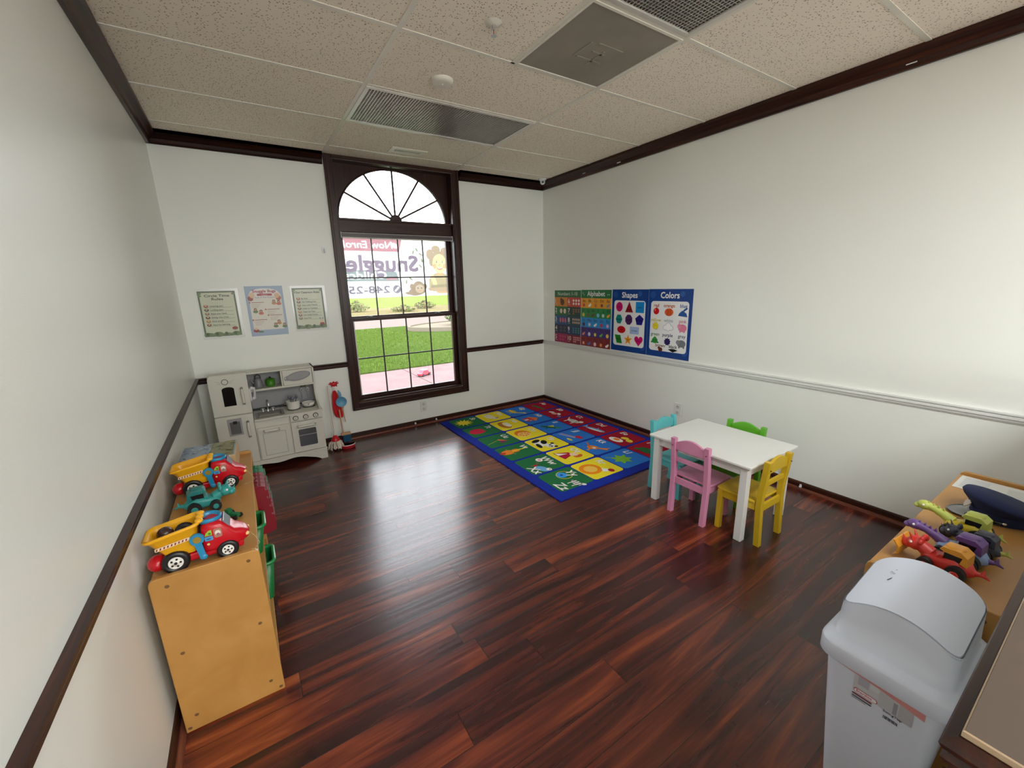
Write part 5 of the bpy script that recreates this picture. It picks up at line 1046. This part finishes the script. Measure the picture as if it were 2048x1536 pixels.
    for s_ in (-1, 1):
        q = MB(); a = Art(q, (-.066, s_ * .0466, .101), (1, 0, .13), (0, s_ * .12, 1), .35, 'truckbed'); a.N = Vector((0, s_, -.12)); a.step = .0006
        a.rrect(-.045, -.006, .045, .006, .003, (232, 214, 180), 1)
        for k in range(9): a.poly([(-.043 + k * .0095, -.0035), (-.039 + k * .0095, -.0035), (-.037 + k * .0095, .0035), (-.041 + k * .0095, .0035)], (150, 40, 30), 2)
        q.build('sticker', bed)
        q = MB(); y = s_ * .054; q.cyl((-.004, y - s_ * .006, .098), (-.004, y + s_ * .002, .098), .02, .019, tb, 24); q.cyl((-.004, y + s_ * .002, .098), (-.004, y + s_ * .003, .098), .011, .011, M('grille_gold', (170, 140, 50), .4, metal=.4), 16)
        q.prism([(-.014, .085), (.006, .085), (.012, .03), (-.004, .026)], min(y - s_ * .004, y), max(y - s_ * .004, y), tb, 'y'); q.ball((.004, y - s_ * .002, .032), (.011, .005, .01), tb); q.build('lever', t)
    q = MB(); q.tube([(.134, 0, .05), (.15, -.012, .03), (.16, -.03, .012), (.145, -.042, .004), (.118, -.05, .004)], .0011, M('pull_cord', (170, 150, 110), .7), 6); q.build('pull_cord', t)
    return t
ST = .5885
tA = make_truck('toy dump truck nearest the camera, with a brown ball in its yellow bed', (.172, -2.557, ST)); tA['group'] = 'toy dump trucks on the left shelf'
tB = dup(tA, (.172, -1.953, ST), 0, 'empty toy dump truck farther back on the left shelf, next to the puzzle box', 'toy dump trucks on the left shelf')
q = MB(); q.ball((-.085, .004, 0), .023, M('ball_brown', (62, 38, 36), .25)); o = q.build('play_ball'); o.location = (.172, -2.562, ST + .122); tag(o, "brown plastic ball lying in the near truck's yellow bed", 'ball')
q = MB(); q.lathe([(.010, -.008), (.024, -.008), (.026, 0), (.024, .008), (.010, .008), (.010, -.008)], dark_rub, 24); o = q.build('rubber_ring'); o.location = (.172 - .036, -2.556, ST + .118); o.rotation_euler = (R(28), R(20), 0); tag(o, "loose black toy tire beside the ball in the near truck's bed", 'toy ring')

# ================================================================ DINOSAUR VEHICLES
def dino(name, label, loc, rz, body, top, head, wheelm, hubm, L_=.15, plow=None, group=None, long_neck=False):
    t = thing(name, label, 'toy vehicle', loc, rz, group); s = L_ / .15
    S = Matrix.Diagonal((s, s * 1.22, s * 1.12, 1))
    def B(q, n_, par=None, bev=0):
        for i, v_ in enumerate(q.v): q.v[i] = S @ v_
        return q.build(n_, par or t, bev)
    q = MB(); q.loft([[(x, p[0], p[1]) for p in rring(-hy, hy, z0, z1, min(hy, (z1 - z0) / 2) * .7, 0, 3)] for x, hy, z0, z1 in ((-.075, .008, .022, .034), (-.062, .02, .016, .046), (-.035, .026, .014, .054), (0, .024, .014, .046), (.028, .018, .016, .042), (.036, .01, .02, .036))], body); B(q, 'body')
    q = MB(); q.box((-.05, -.0185, .05), (-.012, .0185, .066), black_p); q.prism([(-.062, .044), (-.046, .05), (-.05, .066), (-.012, .066), (-.002, .07), (-.008, .079), (-.044, .081), (-.06, .07)], -.021, .021, top, 'y')
    q.prism([(-.012, .046), (.002, .044), (-.004, .054), (-.012, .055)], -.02, .02, body, 'y'); q.ball((-.028, 0, .079), (.022, .019, .006), top); B(q, 'cab', None, .002)
    q = MB()
    if long_neck:
        q.tube([(.02, 0, .036), (.045, 0, .048), (.066, 0, .055), (.084, 0, .058)], [.015, .012, .010, .012], head, 10); q.ball((.094, 0, .058), (.02, .015, .014), head); q.ball((.110, 0, .052), (.011, .012, .008), head)
        for k in range(4): q.prism([(.040 + k * .013, .054 + k * .002), (.052 + k * .013, .056 + k * .002), (.046 + k * .013, .068 + k * .002)], -.003, .003, head, 'y')
    else:
        q.tube([(.02, 0, .036), (.042, 0, .048)], [.018, .016], head, 10); q.ball((.054, 0, .050), (.022, .021, .019), head); q.ball((.072, 0, .042), (.016, .015, .012), head)
        for k in range(5): a_ = R(-60 + 30 * k); q.ball((.040, .019 * math.sin(a_), .055 + .018 * math.cos(a_)), (.006, .007, .008), head)
        for y in (-.010, .010): q.cyl((.06, y, .062), (.07, y * 1.4, .08), .0045, .0008, head, 8)
        q.cyl((.080, 0, .048), (.088, 0, .06), .004, .0008, head, 8)
    hd = B(q, 'head')
    for s_ in (-1, 1):
        q = MB(); x = .093 if long_neck else .06; q.ball((x, s_ * (.0135 if long_neck else .018), .062 if long_neck else .056), .0036, M('eye_white', (236, 236, 230), .2)); B(q, 'eye', hd)
    q = MB(); q.tube([(-.07, 0, .03), (-.088, 0, .034), (-.103, 0, .028)], [.008, .005, .0015], hubm, 8); q.cyl((-.088, 0, .036), (-.09, 0, .048), .006, .001, hubm, 8); B(q, 'tail')
    for x, r_ in ((-.045, .022), (.018, .018)):
        for s_ in (-1, 1):
            q = MB(); q.cyl((x, s_ * .022, r_), (x, s_ * .037, r_), r_, r_, wheelm, 20); w = B(q, 'wheel', None, .002)
            q = MB(); q.cyl((x, s_ * .037, r_), (x, s_ * .0385, r_), r_ * .5, r_ * .42, hubm, 12); B(q, 'hub', w)
    if plow:
        q = MB(); q.loft([[(x, -w_, z), (x, w_, z), (x + .004, w_, z), (x + .004, -w_, z)] for x, z, w_ in ((.088, .006, .03), (.078, .014, .032), (.078, .034, .034), (.09, .052, .036))], plow, None, False); B(q, 'plow')
    return t
teal = M('dino_teal', (50, 150, 146), .4); tealb = M('dino_teal_dark', (34, 120, 118), .4)
dino('dinosaur_truck', 'teal horned dinosaur vehicle between the two dump trucks', (.168, -2.165, ST), R(6), teal, tealb, teal, dark_rub, teal, .165)
yl, yg, pu, lb_, rd_, org = M('dino_yellow', (206, 184, 40), .4), M('dino_lime', (186, 196, 92), .4), M('dino_purple', (104, 72, 136), .4), M('dino_lightblue', (132, 156, 196), .4), M('dino_red', (206, 54, 46), .35), M('dino_orange', (220, 152, 50), .4)
G3 = 'dinosaur vehicles on the right shelf'
dino('dinosaur_truck', 'yellow and lime dinosaur vehicle closest to the police cap', (2.348, -3.925, ST), R(84), yl, yg, yg, dark_rub, yg, .155, None, G3, True)
dino('dinosaur_truck', 'light blue dinosaur vehicle with a purple neck and cab', (2.163, -3.945, ST), R(84), lb_, pu, pu, dark_rub, pu, .155, None, G3, True)
dino('dinosaur_truck', 'red dinosaur vehicle with an orange plow beside the white bin', (2.058, -3.935, ST), R(84), rd_, org, rd_, dark_rub, rd_, .155, org, G3)
dino('dinosaur_truck', 'dark grey dinosaur vehicle with a yellow tail between the yellow and light blue ones', (2.257, -3.968, ST), R(84), M('dino_charcoal', (62, 64, 78), .5), M('dino_charcoal', (0, 0, 0)), M('dino_charcoal', (0, 0, 0)), dark_rub, yg, .13, None, G3)
# green tractor
t = thing('toy_tractor', 'tiny dark green toy tractor behind the near dump truck', 'toy tractor', (.248, -2.315, ST), R(-40))
q = MB(); gt = M('tractor_green', (20, 104, 60), .4); q.box((-.02, -.008, .01), (.03, .008, .024), gt); q.box((-.026, -.011, .012), (-.004, .011, .022), gt); q.prism([(-.024, .022), (-.004, .022), (-.006, .04), (-.022, .04)], -.01, .01, gt, 'y'); q.build('body', t, .002)
for x, r_ in ((-.016, .014), (.022, .009)):
    for s_ in (-1, 1):
        q = MB(); q.cyl((x, s_ * .010, r_), (x, s_ * .018, r_), r_, r_, black_p, 18); q.build('wheel', t)
# puzzle box
t = thing('puzzle_box', 'picture topped wooden puzzle box at the far end of the left shelf', 'puzzle', (.155, -1.68, ST)); t.rotation_euler = (0, 0, R(-2))
q = MB(); q.box((-.115, -.118, 0), (.115, .118, .088), M('puzzle_wood', (196, 164, 120), .5)); q.build('box', t, .003)
q = MB(); q.box((-.113, -.116, .088), (.113, .116, .092), M('puzzle_backing', (150, 150, 130), .3)); a = Art(q, (-.113, -.116, .092), (1, 0, 0), (0, 1, 0), .22, 'puzzle')
a.rect(0, 0, .226, .232, (150, 168, 186), 1); a.rect(.118, 0, .22, .232, (118, 118, 70), 2)
for k in range(60):
    u, v = random.uniform(.006, .215), random.uniform(.008, .222); left = u < .11
    c = random.choice([(170, 190, 206), (120, 140, 170), (188, 196, 200), (104, 120, 146)] if left and v > .06 else ([(150, 96, 80), (176, 120, 100), (130, 90, 80)] if left else [(92, 104, 50), (150, 140, 84), (112, 80, 50), (70, 84, 44), (170, 150, 110)]))
    a.ell(u, v, random.uniform(.006, .013), random.uniform(.003, .008), c, 3 + k % 5, random.uniform(0, 180), 10)
q.build('picture', t)
q = MB(); q.tube([(0, 0, 0), (.004, -.004, .05), (.01, .0, .11)], .0016, M('string_white', (222, 216, 200), .7), 6); o = q.build('loose_string'); o.location = (.237, -1.855, ST); tag(o, 'pale string sticking up behind the far dump truck', 'string')
# ---- right shelf: papers and cap
q = MB(); q.box((-.085, -.135, 0), (.085, .135, .0006), M('paper_white', (222, 222, 218), .6)); a = Art(q, (-.085, .135, .0006), (0, -1, 0), (1, 0, 0), .6, 'paper'); a.step = .0002
a.rect(.015, .02, .09, .15, (206, 208, 210), 1)
for k in range(8): a.rect(.14, .03 + k * .014, .25, .033 + k * .014, (150, 152, 158), 1)
o = q.build('paper_sheet'); o.location = (2.893, -3.952, ST); tag(o, 'white printed paper lying on the right shelf behind the police cap', 'paper')
t = thing('police_cap', 'navy blue toy police cap with a glossy black visor on the right shelf', 'cap', (2.61, -3.985, ST), R(122))
nv = M('cap_navy', (22, 34, 74), .85, noise=.06, bump=.15, bscale=400)
q = MB(); rings = []
def cr(rx, ry, z, tilt, sx_=0, n_=32): return [(sx_ + rx * math.cos(6.2832 * k / n_), ry * math.sin(6.2832 * k / n_), z + tilt * math.cos(6.2832 * k / n_)) for k in range(n_)]
q.loft([cr(.082, .072, .0, 0), cr(.083, .073, .03, .004)], nv, None, True, True, False)
q.build('band', t)
q = MB(); q.loft([cr(.083, .073, .03, .004), cr(.092, .084, .042, .012), cr(.108, .102, .055, .022, .0), cr(.112, .106, .062, .026, .0), cr(.105, .1, .070, .028, .0), cr(.07, .066, .077, .022, -.004), cr(.02, .02, .078, .005, -.006)], nv, None, True, False, True); q.build('crown', t)
q = MB(); vm = M('visor_black', (12, 12, 14), .08, coat=.6); n_ = 18; rings = []
for f, dz, th in ((0, .006, .003), (.35, .002, .003), (.7, -.001, .003), (1, .0, .002)):
    ro = []
    for k in range(n_ + 1):
        a_ = R(-66 + 132 * k / n_); wv = math.cos(a_ * 90 / 66) ** .6 if abs(a_ * 90 / 66) < math.pi / 2 else 0
        r0x, r0y = .083 * math.cos(a_), .074 * math.sin(a_); ro.append((r0x + f * .062 * wv, r0y * (1 + .12 * f * wv), .005 + dz * 1.2 * wv + .002))
    rings.append(ro)
vs = [p for r_ in rings for p in r_]; N_ = n_ + 1
q.add(vs, [(j * N_ + k, j * N_ + k + 1, (j + 1) * N_ + k + 1, (j + 1) * N_ + k) for j in range(3) for k in range(n_)], vm, True); q.add([(x, y, z - .0025) for x, y, z in vs], [((j + 1) * N_ + k, (j + 1) * N_ + k + 1, j * N_ + k + 1, j * N_ + k) for j in range(3) for k in range(n_)], vm, True)
rim = rings[-1]; q.tube([(x, y, z - .001) for x, y, z in rim], .0022, vm, 6); q.build('visor', t)
q = MB(); q.tube([(.085 * math.cos(R(a_)), .075 * math.sin(R(a_)), .012) for a_ in range(-70, 71, 10)], .004, vm, 8); q.build('chin_strap', t)
for s_ in (-1, 1):
    q = MB(); a_ = R(72 * s_); q.ball((.086 * math.cos(a_), .077 * math.sin(a_), .013), .006, M('button_silver', (214, 206, 190), .15, metal=.9)); q.build('button', t)
q = MB(); q.prism([(0, -.016), (.012, -.004), (.014, .01), (.006, .012), (0, .018), (-.006, .012), (-.014, .01), (-.012, -.004)], -.003, .0, M('badge_white', (214, 206, 196), .25), 'z', Matrix.Translation((.1, 0, .043)) @ Matrix.Rotation(R(62), 4, 'Y') @ Matrix.Rotation(R(90), 4, 'Z')); q.build('badge', t)

# ================================================================ WHITE SWING BIN
t = thing('trash_bin', 'tall white plastic swing-top trash bin in the right foreground', 'bin', (1.72, -3.955, 0)); off = Vector(t.location)
def BP(q, n_, par=None, bev=0):
    for v_ in q.v: v_ -= off
    return q.build(n_, par or t, bev)
bw_ = M('bin_white', (212, 219, 234), .38, noise=.01)
q = MB(); bx0, bx1, by0, by1 = 1.578, 1.872, -4.073, -3.836
def br2(d, z, r_): return rring(bx0 + d, bx1 - d, by0 + d * .8, by1 - d * .8, r_, z, 7)
q.loft([br2(.045, 0, .03), br2(.042, .01, .034), br2(.016, .30, .036), br2(.0, .498, .036)], bw_)
bd = BP(q, 'body')
def hz(x, y, ins=0): return .618 + (x - 1.61) * .12 + .052 * (1 - ((y + 3.9545) / .118) ** 2)
q = MB()
top = []
for p in rring(bx0 + .0295, bx1 - .0135, by0 + .0075, by1 - .0075, .032, 0, 7): top.append((p[0], p[1], hz(p[0], p[1]) + .0005))
mid = []
for p in rring(bx0 - .012, bx1 + .012, by0 - .008, by1 + .008, .04, .552, 7): mid.append(p)
inn = [(p[0] + .012 if p[0] < 1.7 else p[0] - .012, p[1], .562) for p in mid]
def sub(ring, k=8):
    out = []
    for i, p in enumerate(ring):
        nx_ = ring[(i + 1) % len(ring)]; out.append(tuple(p))
        if math.hypot(nx_[0] - p[0], nx_[1] - p[1]) > .05:
            for j in range(1, k): out.append(tuple(p[c_] + (nx_[c_] - p[c_]) * j / k for c_ in range(3)))
    return out
rr_ = lambda *a_: sub(rring(*a_))
top = [(p[0], p[1], hz(p[0], p[1]) + .0005) for p in rr_(bx0 + .0295, bx1 - .0135, by0 + .0075, by1 - .0075, .032, 0, 7)]
mid2 = [(p[0], p[1], .553) for p in rr_(bx0 + .010, bx1 - .002, by0 + .004, by1 - .004, .036, 0, 7)]
mid3 = [(a_[0] * .35 + b_[0] * .65, a_[1] * .35 + b_[1] * .65, a_[2] * .45 + b_[2] * .55 - .004) for a_, b_ in zip(mid2, top)]
q.loft([rr_(bx0 - .002, bx1 + .002, by0 - .001, by1 + .001, .037, .492, 7), rr_(bx0 - .018, bx1 + .018, by0 - .013, by1 + .013, .042, .4935, 7), rr_(bx0 - .02, bx1 + .02, by0 - .014, by1 + .014, .042, .496, 7), rr_(bx0 - .02, bx1 + .02, by0 - .014, by1 + .014, .042, .533, 7), rr_(bx0 - .018, bx1 + .018, by0 - .0125, by1 + .0125, .041, .539, 7), rr_(bx0 - .008, bx1 + .01, by0 - .006, by1 + .006, .04, .547, 7), rr_(bx0 + .002, bx1 + .004, by0 + .000, by1 - .000, .038, .5495, 7), mid2, mid3, top], bw_, None, True, False, False)
rim_ = BP(q, 'lid_rim')
q = MB(); nx, ny = 14, 18; X0_, X1_, Y0_, Y1_ = bx0 + .032, bx1 - .016, by0 + .010, by1 - .010; vs = []
for j in range(ny + 1):
    for i in range(nx + 1):
        x = X0_ + (X1_ - X0_) * i / nx; y = Y0_ + (Y1_ - Y0_) * j / ny
        # rounded plan corners
        ex = max(0, abs((x - (X0_ + X1_) / 2)) - ((X1_ - X0_) / 2 - .03)); ey = max(0, abs(y - (Y0_ + Y1_) / 2) - ((Y1_ - Y0_) / 2 - .03)); L2 = math.hypot(ex, ey)
        if L2 > .03: 
            f = .03 / L2; x = x - math.copysign(ex * (1 - f), x - (X0_ + X1_) / 2); y = y - math.copysign(ey * (1 - f), y - (Y0_ + Y1_) / 2)
        vs.append((x, y, hz(x, y) + .002))
w_ = nx + 1
q.add(vs, [(j * w_ + i, j * w_ + i + 1, (j + 1) * w_ + i + 1, (j + 1) * w_ + i) for j in range(ny) for i in range(nx)], bw_, True)
per = [i for i in range(w_)] + [j * w_ + nx for j in range(1, ny + 1)] + [ny * w_ + i for i in range(nx - 1, -1, -1)] + [j * w_ for j in range(ny - 1, 0, -1)]
pt = [vs[i] for i in per]; q.loft([[(x, y, z - .012) for x, y, z in pt], pt], bw_, None, False, False, False)
gm = M('lid_groove_dark', (120, 124, 130), .6)
a = Art(q, (1.76, -3.90, hz(1.76, -3.90) + .0028), (-.25, -1, .0), (1, -.25, .12), .4, 'lidmark'); a.N = Vector((0, 0, 1)); a.step = .0004
a.line(.006, -.03, .008, -.002, .0028, (80, 84, 92), 1); a.text('Push to open', -.008, .008, .0075, (70, 74, 84), 1); a.rect(-.008, .0045, .024, .0055, (120, 124, 130), 1); a.text('No heavy', -.006, .024, .008, (60, 64, 74), 1); a.text('objects', -.003, .034, .009, (50, 54, 64), 1, bold=.0004)
sl = BP(q, 'swing_lid')
q = MB(); q.loft([[(x + (0.003 if x > 1.7 else -.003), y + (.003 if y > -3.95 else -.003), z - .0075) for x, y, z in pt], [(x, y, z - .0072) for x, y, z in pt]], gm, None, False, False, False); BP(q, 'lid_seam')
q = MB(); pb = M('bag_edge_pink', (206, 140, 140), .5)
fx = lambda z: bx0 + .016 * (.498 - z) / .198 - .0012
for zt, ym in ((.4955, 0),):
    P5 = [(-3.868, .4955), (-4.04, .4955), (-4.04, .458), (-3.96, .472), (-3.868, .4785)]
    q.loft([[(fx(z_) - .0012, y_, z_) for y_, z_ in P5], [(fx(z_) + .0009, y_, z_) for y_, z_ in P5]], pb, None, False); BP(q, 'bag_edge')
# printed label on the side facing the doorway
q = MB(); sl_ = .016 / .198; a = Art(q, (fx(.39) + .0004, -3.908, .39), (0, -1, 0), (-sl_, 0, 1), .35, 'binlabel'); a.N = Vector((-1, 0, -sl_)); a.step = .0003
a.rect(0, 0.03, .115, .098, (196, 198, 204), 1); a.rect(.008, .058, .03, .094, (176, 176, 188), 2); a.rect(.032, .066, .05, .09, (206, 208, 212), 2); a.rect(.05, .034, .078, .08, (188, 190, 196), 2); a.rect(.078, .034, .086, .07, (150, 150, 164), 2)
a.rect(.088, .028, .114, .1, (178, 178, 182), 2); a.ell(.101, .088, .012, .01, (236, 236, 238), 3); a.line(.101, .083, .101, .093, .003, (30, 30, 34), 4); a.poly([(.088, .1), (.093, .1), (.088, .092)], (70, 40, 44), 4); a.poly([(.114, .1), (.109, .1), (.114, .092)], (70, 40, 44), 4)
a.rrect(.002, .03, .05, .0445, .007, (190, 60, 80), 3); a.rrect(.0035, .0315, .0485, .043, .0055, (236, 232, 236), 4); a.text('Sterilite', .007, .0345, .0105, (176, 50, 84), 5, bold=.0003)
a.rect(.0, .022, .04, .026, (130, 40, 44), 3); a.rect(.0, .014, .04, .018, (90, 92, 100), 3); a.rect(0, .009, .03, .011, (140, 142, 150), 3)
for k in range(12): a.rect(.064 + k * .0023, .006, .0652 + k * .0023 + (k % 3) * .0003, .015, (60, 66, 76), 3)
a.text('SwingTop', .062, .026, .009, (60, 64, 72), 4, bold=.0003); BP(q, 'label_sticker')

# ================================================================ LEDGE ON THE HALF WALL
t = thing('ledge_top', 'grey-brown ledge with dark moulded edge in the right foreground corner', 'ledge', (1.0, -4.165, .93)); off = Vector(t.location)
LX0, LY1, LY0 = .966, -4.131, -4.365
def lr(d, z): return [(LX0 - d, LY0 - d, z), (W, LY0 - d, z), (W, LY1 + d, z), (LX0 - d, LY1 + d, z)]
q = MB(); q.loft([lr(.0, .984), lr(0, 1.0)], M('ledge_laminate', (74, 62, 52), .6, noise=.03, nscale=40, spec=.25), None, False, True, True); BP(q, 'laminate_top', t)
q = MB(); q.loft([lr(.0005, .9915), lr(.0016, .993), lr(.0016, .9992), lr(.0002, 1.0006)], M('ledge_bead', (166, 142, 114), .35), None, False, True, False); BP(q, 'edge_bead')
q = MB(); q.loft([lr(-.006, .931), lr(-.002, .937), lr(.004, .944), lr(.004, .952), lr(.008, .955), lr(.011, .962), lr(.006, .968), lr(.011, .973), lr(.014, .980), lr(.012, .986), lr(.003, .9915)], trim_x, None, False, True, True); BP(q, 'edge_molding')
